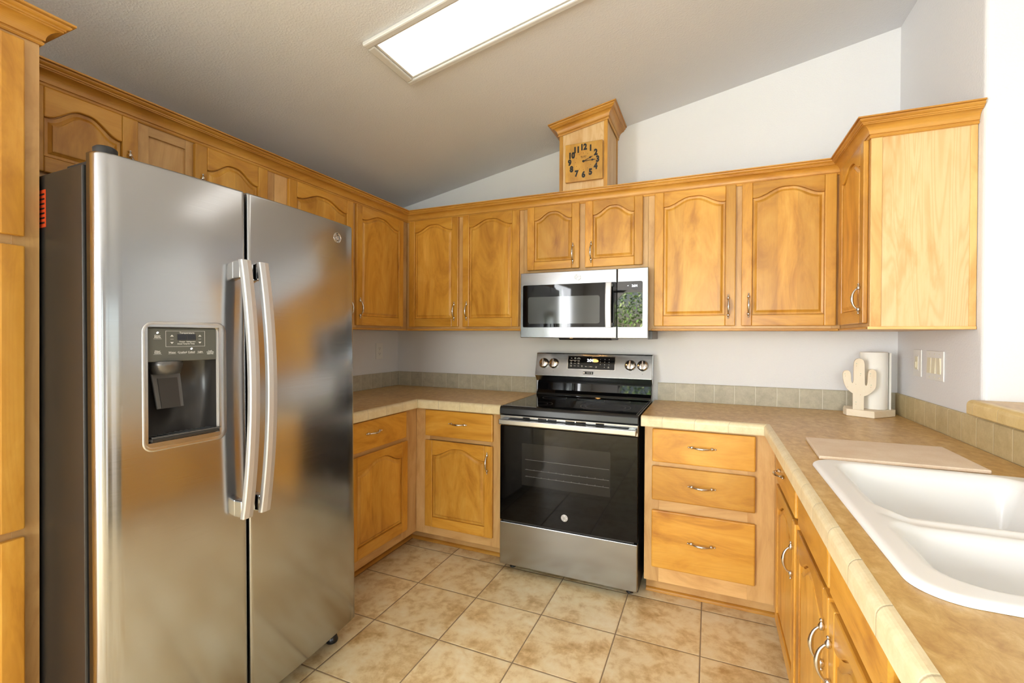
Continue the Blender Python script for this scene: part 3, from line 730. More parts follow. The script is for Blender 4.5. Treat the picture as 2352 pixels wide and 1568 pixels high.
# ------------------------------------------------------------------ sink
def sink():
    X0, X1, Y0, Y1 = 2.583, 3.142, -2.115, -1.262
    def rr(x, y, a0, a1, b0, b1, r):   # inside distance to a rounded rectangle
        cx_, cy_ = (a0+a1)/2, (b0+b1)/2; qx = abs(x-cx_)-(a1-a0)/2+r; qy = abs(y-cy_)-(b1-b0)/2+r
        return r-math.hypot(max(qx, 0), max(qy, 0))-min(max(qx, qy), 0)
    def bowl(s, depth):
        if s <= 0: return 0
        ed, wl_, bt = .030, .042, .05
        if s < ed: return .020*(s/ed)**2
        if s < ed+wl_:
            q = (s-ed)/wl_; q = q*q*(3-2*q)*.35+q*.65; return .020+(depth-.045)*q
        q = min(1, (s-ed-wl_)/bt); return depth-.025+.025*(1-(1-q)**2)
    def H(x, y):
        so = rr(x, y, X0, X1, Y0, Y1, .07)
        if so < 0: return None
        e = min(1, so/.016); z = CZ+.0006+.011*math.sqrt(max(0, 1-(1-e)**2))
        s1 = rr(x, y, 2.628, 3.075, -1.735, -1.288, .075); s2 = rr(x, y, 2.622, 3.075, -2.072, -1.765, .085)
        dv = max(0, 1-abs(y+1.75)/.06)*max(0, min(1, (min(x-2.622, 3.075-x))/.07)); dv = dv*dv*(3-2*dv)
        z -= .016*dv
        return z-bowl(s1, .190)-bowl(s2, .175)
    m = MB(ident)
    def outline(d, n=14, L=34, Wd=22):
        r = max(.07-d, .004); P = []
        cs = [(X1-d-r, Y1-d-r, 0), (X0+d+r, Y1-d-r, PI/2), (X0+d+r, Y0+d+r, PI), (X1-d-r, Y0+d+r, 1.5*PI)]
        for q, (a_, b_, s0) in enumerate(cs):
            for k in range(n+1): P.append((a_+r*math.cos(s0+PI/2*k/n), b_+r*math.sin(s0+PI/2*k/n)))
            a2, b2, s2 = cs[(q+1) % 4]; e0 = P[-1]; e1 = (a2+r*math.cos(s2), b2+r*math.sin(s2)); cnt = 110 if q % 2 == 0 else 170
            for k in range(1, cnt): P.append((e0[0]+(e1[0]-e0[0])*k/cnt, e0[1]+(e1[1]-e0[1])*k/cnt))
        return P
    rings = [outline(d) for d in (0, .0006, .0015, .003, .005, .0075, .010, .013, .016, .020, .025, .030, .034)]
    last = rings[-1]; mx, my0, my1 = (X0+X1)/2, Y0+.28, Y1-.28
    cen = [(mx, min(max(y, my0), my1)) for x, y in last]
    K = 88
    for k in range(1, K+1):
        f = k/K; rings.append([(a[0]+(c[0]-a[0])*f, a[1]+(c[1]-a[1])*f) for a, c in zip(last, cen)])
    idx = []
    for q, r in enumerate(rings): idx.append([m.V((x, y, CZ+.0006 if q == 0 else (H(x, y) or CZ+.0006))) for x, y in r])
    n = len(last)
    for r0, r1 in zip(idx, idx[1:]):
        for k in range(n): m.face([r0[k], r0[(k+1) % n], r1[(k+1) % n], r1[k]], None, True)
    o = m.build('kitchen_sink', M_SINK); return tag(o, 'white enamel double-bowl drop-in sink in the right worktop', 'sink')
sink()

# cutting board
pts = [(2.630, -.925), (2.617, -1.235), (3.045, -1.222), (3.047, -.905)]
t = MB(ident); t.prism(pts[::1], CZ+.0006, CZ+.012); o = t.build('cutting_board', M_BOARD, None, bevel=.003)
tag(o, 'flat beige stone cutting board lying on the worktop behind the sink', 'cutting board')

# cactus towel holder and paper roll
t = thing('towel_holder', 'pale wooden paper towel holder with a cactus cut-out, in the right corner', 'paper towel holder', (3.04, -.14, CZ+.0006))
base = [(2.928, -.185), (3.028, -.244), (3.146, -.125), (3.14, -.045), (3.05, -.020), (2.945, -.06), (2.926, -.13)]
m = MB(ident); m.prism(base, CZ+.0008, .962); m.build('base', M_PINE, t, bevel=.0025)
px2 = lambda px, py: ((px-283)*.000208, (1290-py)*.000238)
co = [(283, 1290), (283, 955), (215, 905), (160, 860), (110, 760), (85, 650), (80, 540), (95, 495), (130, 470), (185, 468), (225, 490), (243, 545), (246, 650), (255, 710), (272, 738), (290, 715), (294, 600), (296, 330), (315, 250), (360, 215), (420, 210), (480, 235), (502, 290), (510, 380), (512, 720), (520, 765), (540, 780), (558, 755), (566, 690), (570, 510), (590, 455), (630, 430), (680, 435), (725, 465), (735, 530), (730, 760), (715, 830), (640, 920), (560, 975), (500, 1000), (500, 1290)]
def chaikin(P, k0, k1, it=2):
    for _ in range(it):
        Q = P[:k0+1]
        for a, b in zip(P[k0:k1], P[k0+1:k1+1]): Q += [(a[0]*.75+b[0]*.25, a[1]*.75+b[1]*.25), (a[0]*.25+b[0]*.75, a[1]*.25+b[1]*.75)]
        Q += P[k1:]; k1 = len(Q)-(len(P)-k1); P = Q
    return P
co = chaikin(co, 2, len(co)-3)
dirv = Vector((3.028-2.928, -.244+.185, 0)).normalized(); Uc = (Vector((1, 0, 0))*.75+dirv*.25).normalized(); Nc = Vector((Uc.y, -Uc.x, 0))
TCa = frame((2.951, -.197, .9622), Uc, (0, 0, 1), Nc)
m = MB(TCa); m.prism([px2(a, b) for a, b in co][::-1], -.010, .008); m.build('cactus', M_PINE, t, bevel=.0015, angle=50)
for a, b in ((350, 370), (425, 570), (130, 590), (340, 755), (180, 820), (615, 570), (628, 803), (430, 972), (342, 1172)):
    u, v = px2(a, b); m = MB(TCa); m.lathe([(.0013, .008), (.0013, .0084)], (u, v, 0), (0, 0, 1), 8); m.build('painted_dot', M_BROWNDOT, t)
for a, b in ((350, 320), (430, 530), (125, 545), (615, 525), (632, 760), (345, 1130)):
    u, v = px2(a, b); m = MB(TCa); m.lathe([(.0022, .008), (.0022, .0083)], (u, v, 0), (0, 0, 1), 8); m.build('painted_dot', M_GREENDOT, t)
m = MB(ident); m.lathe([(.017, .9622), (.017, 1.235)], (3.057, -.118, 0), (0, 0, 1), 20); m.build('dowel', M_PINE, t)
t = thing('paper_towel_roll', 'white paper towel roll standing on the cactus holder', 'paper towel roll', (3.057, -.118, .9622))
m = MB(ident); m.lathe([(.022, .9630), (.056, .9630), (.0575, .966), (.0575, 1.247), (.056, 1.25), (.022, 1.25), (.022, .9630)], (3.057, -.118, 0), (0, 0, 1), 48); m.build('roll', M_PAPER, t)
m = MB(ident); m.lathe([(.0195, .9630), (.0219, .9630), (.0219, 1.248), (.0195, 1.248), (.0195, .9630)], (3.057, -.118, 0), (0, 0, 1), 24); m.build('core', M_CARD, t)
m = MB(ident); m.sweep([(3.1132, -.106, .9632), (3.1162, -.118, .9632), (3.118, -.138, .9632), (3.1205, -.150, .9632)], [(0, 0), (.0012, 0), (.0012, .284), (0, .284)], 1); m.build('loose_sheet', M_PAPER, t)

# ------------------------------------------------------------------ outlet and switches
def plate(name, label, cat, T, w, h):
    t = thing(name, label, cat, T(0, 0, 0))
    m = MB(T); m.box(-w/2, w/2, -h/2, h/2, .0005, .006); m.build('cover_plate', M_WHITE, t, bevel=.0025); return t
T1 = frame((0, -.226, 1.201), (0, 1, 0), (0, 0, 1), (1, 0, 0))
t = plate('outlet', 'white duplex power outlet on the left wall above the counter', 'outlet', T1, .076, .120)
for s in (-1, 1):
    m = MB(T1); m.lathe([(.0165, .006), (.0165, .0072)], (0, s*.0195, 0), (0, 0, 1), 20, 1, .86); m.build('socket', M_WHITE, t)
    m = MB(T1)
    m.box(-.0075, -.0055, s*.0195-.001, s*.0195+.008, .0072, .0075); m.box(.0055, .0075, s*.0195+.0, s*.0195+.0075, .0072, .0075)
    m.lathe([(.0024, .0072), (.0024, .0075)], (0, s*.0195-.007, 0), (0, 0, 1), 10); m.build('slots', M_BLACKPRINT, t)
m = MB(T1); m.lathe([(.003, .006), (.003, .0068)], (0, 0, 0), (0, 0, 1), 10); m.build('screw', M_CREAM, t)
T2 = frame((XW, -.262, 1.206), (0, -1, 0), (0, 0, 1), (-1, 0, 0))
t = plate('light_switch', 'white single switch plate on the right wall, nearer the corner', 'light switch', T2, .088, .126)
m = MB(T2); m.box(-.018, .018, -.036, .036, .006, .0072); m.build('surround', M_WHITE, t, bevel=.001)
m = MB(T2); m.prism([(-.014, -.030), (.014, -.030), (.014, .030), (-.014, .030)], .0072, .0095); m.box(-.006, .006, -.022, .006, .0095, .014); m.build('slider', M_CREAM, t, bevel=.0012)
T3 = frame((XW, -.444, 1.203), (0, -1, 0), (0, 0, 1), (-1, 0, 0))
t = plate('light_switch', 'white three-gang switch plate on the right wall with cream rockers', 'light switch', T3, .166, .128)
for k in (-1, 0, 1):
    m = MB(T3); c = k*.046
    P = [(c-.016, -.034, .0061), (c+.016, -.034, .0061), (c+.016, .034, .0061), (c-.016, .034, .0061)]
    f = .0115 if k < 1 else .009; g = .009 if k < 1 else .0115
    Q = [(c-.016, -.034, f), (c+.016, -.034, f), (c+.016, .034, g), (c-.016, .034, g)]
    a = [m.V(p) for p in P]; b = [m.V(p) for p in Q]; m.face(b)
    for i in range(4): m.face([a[i], a[(i+1) % 4], b[(i+1) % 4], b[i]])
    m.build('rocker', M_CREAM, t)
for u in (-.046, 0, .046):
    for v in (-.050, .050):
        m = MB(T3); m.lathe([(.0028, .006), (.0028, .0068)], (u, v, 0), (0, 0, 1), 10); m.build('screw', M_CREAM, t)

# ------------------------------------------------------------------ ceiling light
t = thing('ceiling_light', 'long fluorescent ceiling light with glowing white lens on the sloped ceiling', 'ceiling light', (1.59, -1.366, ceil_z(1.59)))
k = math.hypot(1, .194); Ux = Vector((1/k, 0, .194/k)); Nx = Vector((.194/k, 0, -1/k))
TLt = frame((.982, -1.366, ceil_z(.982)), Ux, (0, -1, 0), Nx)   # u along the slope, v toward the camera, w down
Lg, hw = 1.26, .163
m = MB(TLt)
for a in ((0, Lg, hw-.030, hw), (0, Lg, -hw, -hw+.030), (0, .034, -hw+.030, hw-.030), (Lg-.034, Lg, -hw+.030, hw-.030)): m.box(*a, .0005, .020)
m.build('frame', M_LAMPFRAME, t, bevel=.006, seg=2)
m = MB(TLt)
for a in ((.034, Lg-.034, hw-.040, hw-.031), (.034, Lg-.034, -hw+.031, -hw+.040), (.035, .044, -hw+.040, hw-.040), (Lg-.044, Lg-.035, -hw+.040, hw-.040)): m.box(*a, .0005, .012)
m.build('lens_trim', M_LAMPFRAME, t, bevel=.002)
m = MB(TLt); m.box(.0445, Lg-.0445, -hw+.0405, hw-.0405, .0005, .009); m.build('lens', M_LENS, t)
# ------------------------------------------------------------------ emblem: ring with a curly monogram
def emblem(T, r, name, parent, ring_mat, disc=None, rr=.0013):
    if disc:
        m = MB(T); m.lathe([(r, .0002), (r, .0010), (r*.96, .0014)], (0, 0, 0), (0, 0, 1), 32); o = m.build(name, disc, parent)
    else:
        m = MB(T); m.tube([(r*math.cos(a), r*math.sin(a), .0012) for a in [2*PI*k/32 for k in range(33)]], rr, 8, False); o = m.build(name, ring_mat, parent)
    m = MB(T); s = r*.62; z = .0016; tw = r*.055
    def stroke(pts): m.tube([(x*s, y*s, z) for x, y in pts], tw, 6, True, .4)
    stroke([(-.05+.0, .30), (-.25, .62), (-.55, .60), (-.72, .25), (-.70, -.2), (-.48, -.50), (-.22, -.35), (-.10, .05), (-.18, .28), (-.40, .15), (-.36, -.15), (-.05, -.28), (.02, -.62), (-.25, -.85), (-.55, -.72)])
    stroke([(.70, .45), (.52, .68), (.25, .58), (.18, .28), (.40, .08), (.52, .05), (.30, .0), (.14, -.28), (.28, -.60), (.58, -.60), (.78, -.30), (.62, -.12), (.48, -.28)])
    for q in range(4):
        a = q*PI/2+PI/4
        stroke([(1.30*math.cos(a+d)*(1-.10*abs(d)), 1.30*math.sin(a+d)*(1-.10*abs(d))) for d in (-.55, -.3, 0, .3, .55)])
    m.build('monogram', M_GREYPRINT if disc else ring_mat, o)
    return o

# ------------------------------------------------------------------ fridge
FY0, FY1, FS = -2.352, -1.447, -1.966
def fx(y):
    c = (FY0+FY1)/2; h = (FY1-FY0)/2; return .906-.026*((y-c)/h)**2
t = thing('fridge', 'tall stainless side-by-side fridge with ice and water dispenser, left foreground', 'fridge', (.5, -1.90, 0))
FRIDGE = t
m = MB(ident); m.box(.06, .812, FY0, FY1, .10, 1.757); m.build('case', M_CASE, t, bevel=.004)
m = MB(ident); m.box(.812, .832, FY0+.012, FS-.012, .10, 1.757); m.box(.812, .832, FS+.012, FY1-.012, .10, 1.757); m.build('gasket', M_GASKET, t)
m = MB(ident); m.box(.10, .775, FY0+.03, FY1-.03, .022, .10); m.build('base_grille', M_BLACK, t)
for y in (FY0+.06, FY1-.05):
    m = MB(ident); m.lathe([(.024, .0), (.026, .008), (.020, .03), (.012, .032), (.012, .10)], (.79, y, 0), (0, 0, 1), 18); m.build('foot', M_BLACK, t)
DZ0, DZ1 = .10, 1.782
HY0, HY1, HZ0, HZ1 = -2.247, -2.058, 1.018, 1.337     # dispenser opening
def fdoor(y0, y1, hole, rl, rr_):
    m = MB(ident); xb = .830
    # plan outline from back-left round the front to back-right
    ys = []
    out = [(xb, y0)]
    if rl: out += [(fx(y0)-.028+.028*math.sin(a), y0+.028-.028*math.cos(a)) for a in [PI/2*k/7 for k in range(8)]]
    else: out += [(fx(y0)-.006, y0), (fx(y0)-.0015, y0+.002), (fx(y0+.006), y0+.006)]
    a, b = y0+(.034 if rl else .012), y1-(.034 if rr_ else .012)
    grid = [a+(b-a)*k/20 for k in range(21)]
    if hole: grid = sorted([g for g in grid if min(abs(g-HY0), abs(g-HY1)) > .006]+[HY0, HY1])
    out += [(fx(y), y) for y in grid]
    if rr_: out += [(fx(y1)-.016+.016*math.cos(q), y1-.016+.016*math.sin(q)) for q in [PI/2*k/7 for k in range(8)]]
    else: out += [(fx(y1-.006), y1-.006), (fx(y1)-.0015, y1-.002), (fx(y1)-.006, y1)]
    out += [(xb, y1)]
    zs = [DZ0, DZ0+.004, HZ0, HZ1, DZ1-.006, DZ1] if hole else [DZ0, DZ0+.004, .9, DZ1-.006, DZ1]
    inset = lambda k: .004 if k in (0, len(zs)-1) else 0
    I = [[m.V((max(xb, x-inset(k)*(1 if 0 < i < len(out)-1 else 0)), y, z)) for i, (x, y) in enumerate(out)] for k, z in enumerate(zs)]
    n = len(out)
    for k in range(len(zs)-1):
        for i in range(n-1):
            if hole and zs[k] == HZ0 and HY0-1e-6 <= out[i][1] and out[i+1][1] <= HY1+1e-6 and out[i][0] > .86: continue
            m.face([I[k][i], I[k][i+1], I[k+1][i+1], I[k+1][i]], None, True)
        m.face([I[k][n-1], I[k][0], I[k+1][0], I[k+1][n-1]])
    m.face(I[0][::-1]); m.face(I[-1]); return m
DL = fdoor(FY0, FS-.005, True, True, False).build('freezer_door', M_FRIDGE, t)
DR = fdoor(FS+.005, FY1, False, False, True).build('fridge_door', M_FRIDGE, t)
# handles
def fhandle(yc, parent):
    m = MB(ident); n = 24; hw_ = .0175; R = []
    for k in range(n+1):
        q = k/n; z = .735+(1.553-.735)*q; s = 1-(2*q-1)**2
        xo = .950+.030*s; yy = yc+.006*s
        ring = [(xo-.016, yy-hw_), (xo-.003, yy-hw_), (xo, yy-hw_+.003), (xo+.002, yy), (xo, yy+hw_-.003), (xo-.003, yy+hw_), (xo-.016, yy+hw_)]
        R.append([m.V((a, b, z)) for a, b in ring])
    for k in range(n):
        for i in range(7): m.face([R[k][i], R[k][(i+1) % 7], R[k+1][(i+1) % 7], R[k+1][i]])
    m.face(R[0][::-1]); m.face(R[-1])
    h = m.build('handle', M_HANDLE, parent, bevel=.0015, seg=2, angle=40)
    for z0, z1 in ((.737, .79), (1.495, 1.551)):
        m = MB(ident); m.box(fx(yc)-.002, .938, yc-.014, yc+.010, z0, z1); m.build('handle_mount', M_CHROME, h, bevel=.004)
fhandle(FS-.033, DL); fhandle(FS+.030, DR)
# dispenser
xs_ = fx((HY0+HY1)/2)
TD = lambda u, v, w: Vector((fx(u)+w, u, v))
disp = MB(TD)
def rrect(a0, a1, b0, b1, r, n=6, arch_=0):
    P = []
    for cxx, cyy, s0 in ((a1-r, b1-r, 0), (a0+r, b1-r, PI/2), (a0+r, b0+r, PI), (a1-r, b0+r, 1.5*PI)):
        for k in range(n+1):
            a = s0+PI/2*k/n; P.append((cxx+r*math.cos(a), cyy+r*math.sin(a)))
    if arch_:
        c = (a0+a1)/2; h = (a1-a0)/2; P = [(x, y+(arch_*(1-((x-c)/h)**2) if y > (b0+b1)/2 else 0)) for x, y in P]
    return P
O = rrect(HY0-.014, HY1+.022, HZ0-.024, HZ1+.012, .026, arch_=.008); I1 = rrect(HY0-.011, HY1+.019, HZ0-.020, HZ1+.009, .024, arch_=.007); I2 = rrect(HY0+.003, HY1-.003, HZ0+.003, HZ1-.003, .008)
n = len(O)
rings = [[disp.V((a, b, w)) for a, b in P] for P, w in ((O, .0002), (I1, .0045), (I2, -.010))]
for r0, r1 in zip(rings, rings[1:]):
    for k_ in range(n): disp.face([r0[k_], r0[(k_+1) % n], r1[(k_+1) % n], r1[k_]], None, True)
bz = disp.build('dispenser_surround', M_BEZEL, DL)
m = MB(ident); N = 16
zb = 1.030
arcp = [(fx(HY0+(HY1-HY0)*k_/N)-.008-.058*math.sqrt(max(0, 1-(2*k_/N-1)**4)), HY0+.001+(HY1-HY0-.002)*k_/N) for k_ in range(N+1)]
arcp = [(max(.834, x), y) for x, y in arcp]
lo = [m.V((x, y, HZ0+.001)) for x, y in arcp]; hi = [m.V((x, y, HZ1-.001)) for x, y in arcp]
for k_ in range(N): m.face([lo[k_], lo[k_+1], hi[k_+1], hi[k_]], None, True)
fl = [m.V((xs_-.006, HY0+.001, HZ0+.001)), m.V((xs_-.006, HY1-.001, HZ0+.001))]; fh = [m.V((xs_-.006, HY0+.001, HZ1-.001)), m.V((xs_-.006, HY1-.001, HZ1-.001))]
m.face([fl[0], fl[1]]+lo[::-1]); m.face([fh[1], fh[0]]+hi); m.build('dispenser_recess', M_RECESS, DL)
m = MB(TD); m.box(HY0+.0035, HY1-.0035, 1.240, HZ1-.003, -.040, -.007); cp = m.build('control_panel', M_PLASTIC, DL, bevel=.002)
TP2 = lambda u, v, w: Vector((fx(-2.165)-.0068+w, u, v))
TPc = TD
m = MB(TPc); w_ = -.0069; Hh = lambda s: s
yl = lambda f: HY0+.004+(HY1-HY0-.008)*f; zl = lambda f: 1.240+.094*f
for s_, f, g, sz in (('Temperature', .54, .86, .0075), ('Freezer', .47, .59, .0050), ('Refrigerator', .60, .59, .0050), ('Actual Temp', .47, .525, .0050), ('Set Temp', .60, .525, .0050),
                     ('Door', .125, .77, .0065), ('Alarm', .125, .725, .0065), ('Filter', .125, .31, .0065), ('Status', .125, .265, .0065), ('Water', .325, .265, .0070), ('Crushed', .47, .265, .0070), ('Cubed', .605, .265, .0070), ('Light', .74, .265, .0070),
                     ('Lock', .90, .285, .0058), ('Controls', .90, .245, .0058), ('Hold 3 Sec', .90, .19, .0042)):
    m.text(s_, yl(f), zl(g), w_, sz, bold=.00008, depth=.0003)
def hline(f0, f1, g, th=.0006): m.box(yl(f0), yl(f1), zl(g)-th/2, zl(g)+th/2, w_, w_+.0003)
for f0, f1, g in ((.07, .18, .68), (.07, .18, .22), (.27, .38, .225), (.42, .52, .225), (.555, .655, .225), (.69, .79, .225), (.85, .95, .21), (.30, .345, .665), (.715, .755, .665)): hline(f0, f1, g)
for f in (.3225, .735):
    for g, sgn in ((.77, 1), (.56, -1)):
        m.prism([(yl(f)-.0045, zl(g)-.002*sgn), (yl(f)+.0045, zl(g)-.002*sgn), (yl(f), zl(g)+.003*sgn)][::sgn], w_, w_+.0003)
q0, q1, r0_, r1_ = yl(.235), yl(.815), zl(.44), zl(.92)
for a in ((q0, q1, r1_-.0007, r1_), (q0, q1, r0_, r0_+.0007), (q0, q0+.0007, r0_, r1_), (q1-.0007, q1, r0_, r1_)): m.box(*a, w_, w_+.0003)
m.build('panel_print', M_PRINT, cp)
m = MB(TPc); m.box(yl(.40), yl(.53), zl(.64), zl(.82), w_, w_+.0004); m.box(yl(.536), yl(.67), zl(.64), zl(.82), w_, w_+.0004); m.build('display', M_LCD, cp)
for f, g in ((.125, .86), (.605, .37)):
    m = MB(TPc); m.lathe([(.0022, w_), (.0022, w_+.0006)], (yl(f), zl(g), 0), (0, 0, 1), 10, 1.4, 1); m.build('indicator_light', M_LED, cp)
# nozzle, paddle, tray
m = MB(ident); m.lathe([(.056, 1.2405), (.054, 1.228), (.047, 1.204), (.034, 1.203)], (xs_-.046, -2.180, 0), (0, 0, 1), 32, .72, 1); m.build('nozzle', M_NOZZLE, DL)
TPd = frame((xs_-.046, -2.185, 1.205), (0, 1, 0), (.10, .06, -1), (1, 0, .1))
m = MB(TPd); m.prism([(.044, -.004), (-.034, -.004), (-.030, .100), (.042, .100)], -.006, .001); pd = m.build('paddle', M_PADDLE, DL, bevel=.002)
m = MB(TPd); m.prism([(.032, .014), (-.021, .014), (-.019, .0995), (.031, .0995)], .0012, .0028); m.build('paddle_pad', M_RECESS, pd)
m = MB(TD)
m.box(HY0+.004, HY1-.004, HZ0+.002, HZ0+.012, -.050, .006)
tr = m.build('drip_tray', M_RECESS, DL, bevel=.003)
m = MB(TD)
for k_ in range(13):
    y = HY0+.014+.0145*k_; m.box(y, y+.005, HZ0+.0121, HZ0+.0150, -.046, .001)
m.box(HY0+.006, HY1-.006, HZ0+.0121, HZ0+.016, .001, .006); m.build('drip_grid', M_PADDLE, tr, bevel=.001)
m = MB(lambda u, v, w: Vector((fx(-1.553)+w, -1.553+u, 1.716+v))); 
emblem(lambda u, v, w: Vector((fx(-1.553)+w, -1.553+u, 1.716+v)), .0195, 'emblem', DR, M_CHROME)
# hinge covers and sticker
for y, hz in ((FY0+.045, 1.812), (FY1-.045, 1.786)):
    m = MB(ident); m.box(.70, .86, y-.03, y+.03, 1.7575, 1.772); h = m.build('hinge_cover', M_GASKET, t, bevel=.004)
    m = MB(ident); m.lathe([(.026, 1.7722), (.026, hz-.005), (.021, hz)], (.822, y, 0), (0, 0, 1), 20); m.build('hinge_cap', M_GASKET, h)
m = MB(ident); m.box(.56, .630, FY0-.0006, FY0-.0002, 1.612, 1.715); st = m.build('warning_sticker', M_ORANGE, t); st['label'] = 'orange sticker'
m = MB(ident)
for k_ in range(7): m.box(.566, .624, FY0-.0009, FY0-.00065, 1.622+.013*k_, 1.627+.013*k_)
m.build('sticker_text', M_BLACKPRINT, st)

FRIDGE.rotation_euler.y = math.radians(-.8); FRIDGE.location.x += .012   # stands tipped slightly back on its front feet

# ------------------------------------------------------------------ range
RX0, RX1 = 1.208, 1.966; RC = (RX0+RX1)/2
t = thing('range', 'stainless electric range with black glass cooktop and oven door, centre of the back wall', 'range', (RC, -.33, 0))
m = MB(ident); m.box(RX0+.002, RX1-.002, -.625, -.03, .03, .905); m.build('body', M_BLACK, t)
for x in (RX0+.05, RX1-.05):
    for y in (-.58, -.09):
        m = MB(ident); m.lathe([(.018, 0), (.018, .008), (.010, .010), (.010, .032)], (x, y, 0), (0, 0, 1), 14); m.build('foot', M_BLACK, t)
# storage drawer
m = MB(TB(-.625)); m.box(RX0+.002, RX1-.002, .045, .283, .001, .036); dw = m.build('storage_drawer', M_STEEL, t, bevel=.004)
m = MB(TB(-.625)); m.box(RX0+.02, RX1-.02, .284, .292, .001, .030); m.build('drawer_gap', M_GASKET, t)
# oven door
m = MB(TB(-.625)); m.box(RX0+.002, RX1-.002, .293, .822, .001, .036); od = m.build('oven_door', M_OVENGLASS, t, bevel=.003)
m = MB(TB(-.625)); m.box(1.342, 1.828, .503, .733, .0361, .0364); m.build('oven_window', M_OVENWIN, od)
m = MB(TB(-.625))
for z in (.553, .590, .645):
    m.tube([(1.362, z, .0368), (1.822, z-.002, .0368)], .0010, 6)
    if z < .6:
        for k_ in range(11): m.tube([(1.372+.042*k_, z-.002, .0368), (1.372+.042*k_, z+.004, .0368)], .0008, 5)
m.build('oven_rack', M_GREYPRINT, od)
m = MB(TB(-.625)); m.box(RX0+.001, RX1-.001, .823, .880, .001, .038, 'u'); st = m.build('vent_strip', M_STEEL, od, bevel=.003)
for a, b in ((1.348, 1.388), (1.436, 1.484), (1.491, 1.541), (1.590, 1.640), (1.647, 1.700), (1.752, 1.795)):
    m = MB(TB(-.625)); m.box(a, b, .866, .876, .0381, .0385); m.build('vent_slot', M_BLACKGLASS, st)
m = MB(TB(-.625)); HZa, HZb = .834, .864
m.prism([(RX0+.012, HZa), (RX1-.004, HZa), (RX1-.004, HZb), (RX0+.012, HZb)], .066, .086, 'u'); hd = m.build('oven_handle', M_STEEL, od, bevel=.005, seg=3)
for x in (RX0+.035, RX1-.03):
    m = MB(TB(-.625)); m.box(x-.016, x+.016, HZa+.004, HZb-.001, .038, .067); m.build('handle_mount', M_STEEL, hd, bevel=.003)
emblem(frame((1.587, -.6612, .358), (1, 0, 0), (0, 0, 1), (0, -1, 0)), .0185, 'emblem', od, M_CHROME, M_HANDLE)
# cooktop
m = MB(TB(0)); Yf = .655
def cross(m, pts, x0_, x1_, smooth=False):
    """side profile (depth, z) carried from x0 to x1"""
    n = len(pts); A = [m.V((x0_, z, d)) for d, z in pts]; B = [m.V((x1_, z, d)) for d, z in pts]
    m.face(A); m.face(B[::-1])
    for i in range(n):
        j = (i+1) % n; m.face([A[j], A[i], B[i], B[j]], None, smooth)
cross(m, [(.072, .906), (.628, .906), (.640, .884), (.668, .886), (.665, .918), (.655, .9285), (.072, .9295)], RX0+.001, RX1-.001); ck = m.build('cooktop_frame', M_BLACK, t, bevel=.003)
m = MB(TB(0)); cross(m, [(.10, .9296), (.652, .9287), (.652, .9315), (.10, .9318)], RX0+.012, RX1-.012); gl = m.build('cooktop_glass', M_BLACKGLASS, ck, bevel=.001, seg=1)
m = MB(ident)
def circ(cx_, cy_, r):
    n_ = 48
    for k_ in range(n_):
        a, b = 2*PI*k_/n_, 2*PI*(k_+1)/n_
        m.poly([(cx_+r*math.cos(a), cy_+r*math.sin(a), .9320), (cx_+(r+.0014)*math.cos(a), cy_+(r+.0014)*math.sin(a), .9320), (cx_+(r+.0014)*math.cos(b), cy_+(r+.0014)*math.sin(b), .9320), (cx_+r*math.cos(b), cy_+r*math.sin(b), .9320)])
for c in ((1.385, -.50, .075), (1.385, -.50, .048), (1.76, -.465, .135), (1.76, -.465, .108), (1.39, -.23, .075), (1.78, -.22, .075), (1.585, -.19, .055)): circ(*c)
m.build('burner_rings', M_GREYPRINT, gl)
# backguard
m = MB(TB(0)); cross(m, [(.030, .906), (.105, .9297), (.098, .945), (.080, .965), (.074, 1.012), (.066, 1.022), (.030, 1.022)], RX0+.010, RX1-.004); m.build('backguard', M_BLACKGLASS, t, bevel=.004, seg=2)
m = MB(TB(0)); cross(m, [(.020, 1.0225), (.070, 1.0225), (.104, 1.060), (.064, 1.205), (.058, 1.209), (.020, 1.209)], RX0, RX1); pn = m.build('control_panel', M_STEEL, t, bevel=.002)
m = MB(TB(0)); m.box(RX0-.0012, RX0-.0002, 1.024, 1.206, .021, .060); m.box(RX1+.0002, RX1+.0012, 1.024, 1.206, .021, .060); m.build('end_cap', M_STEEL, pn)
sl = Vector((0, .040, .145)); sl_n = sl.normalized(); Wn = Vector((0, -sl_n.z, sl_n.y))
TPn = frame((RC, -.104, 1.060), (1, 0, 0), sl_n, Wn)     # u from the centre line, v up the slanted panel (0 .. .150)
m = MB(TPn); m.box(-.158, .154, .046, .138, .0002, .0030); m.build('display_bezel', M_CHROME, pn, bevel=.001)
m = MB(TPn); m.box(-.1545, .1505, .0495, .1345, .0031, .0040); dg = m.build('display_glass', M_BLACKGLASS, pn)
m = MB(TPn); m.text('2:04', -.008, .108, .0041, .026, bold=.0004, depth=.0003, sx=.9); m.build('clock_digits', M_DIGIT, dg)
m = MB(TPn); w_ = .0041
cols = (-.133, -.108, -.084); rows = (.121, .104, .087, .070)
names = [['Bake', 'Broil\nHi/Lo', 'Air Fry\nNo Preheat'], ['Convection\nBake', 'Convection\nRoast', 'Frozen\nSnacks'], ['Pizza\nCook', 'Warm', 'Delay\nTime'], ['Steam\nClean', 'Timer', 'Start']]
for r in range(4):
    for c in range(3):
        L_ = names[r][c].split('\n')
        for i, s_ in enumerate(L_): m.text(s_, cols[c], rows[r]+(.0028 if len(L_) > 1 else 0)-.0058*i, w_, .0052, bold=.00012, depth=.0003)
for s_, u, v, sz in (('Oven', -.060, .0725, .005), ('Light', -.060, .067, .005), ('Start', -.033, .068, .0068), ('Cancel', -.001, .068, .0062), ('Lock', .033, .069, .0052), ('Hold', .033, .063, .0042), ('Set', .112, .069, .005), ('Clock', .112, .0635, .0045)):
    m.text(s_, u, v, w_, sz, bold=.00012, depth=.0003)
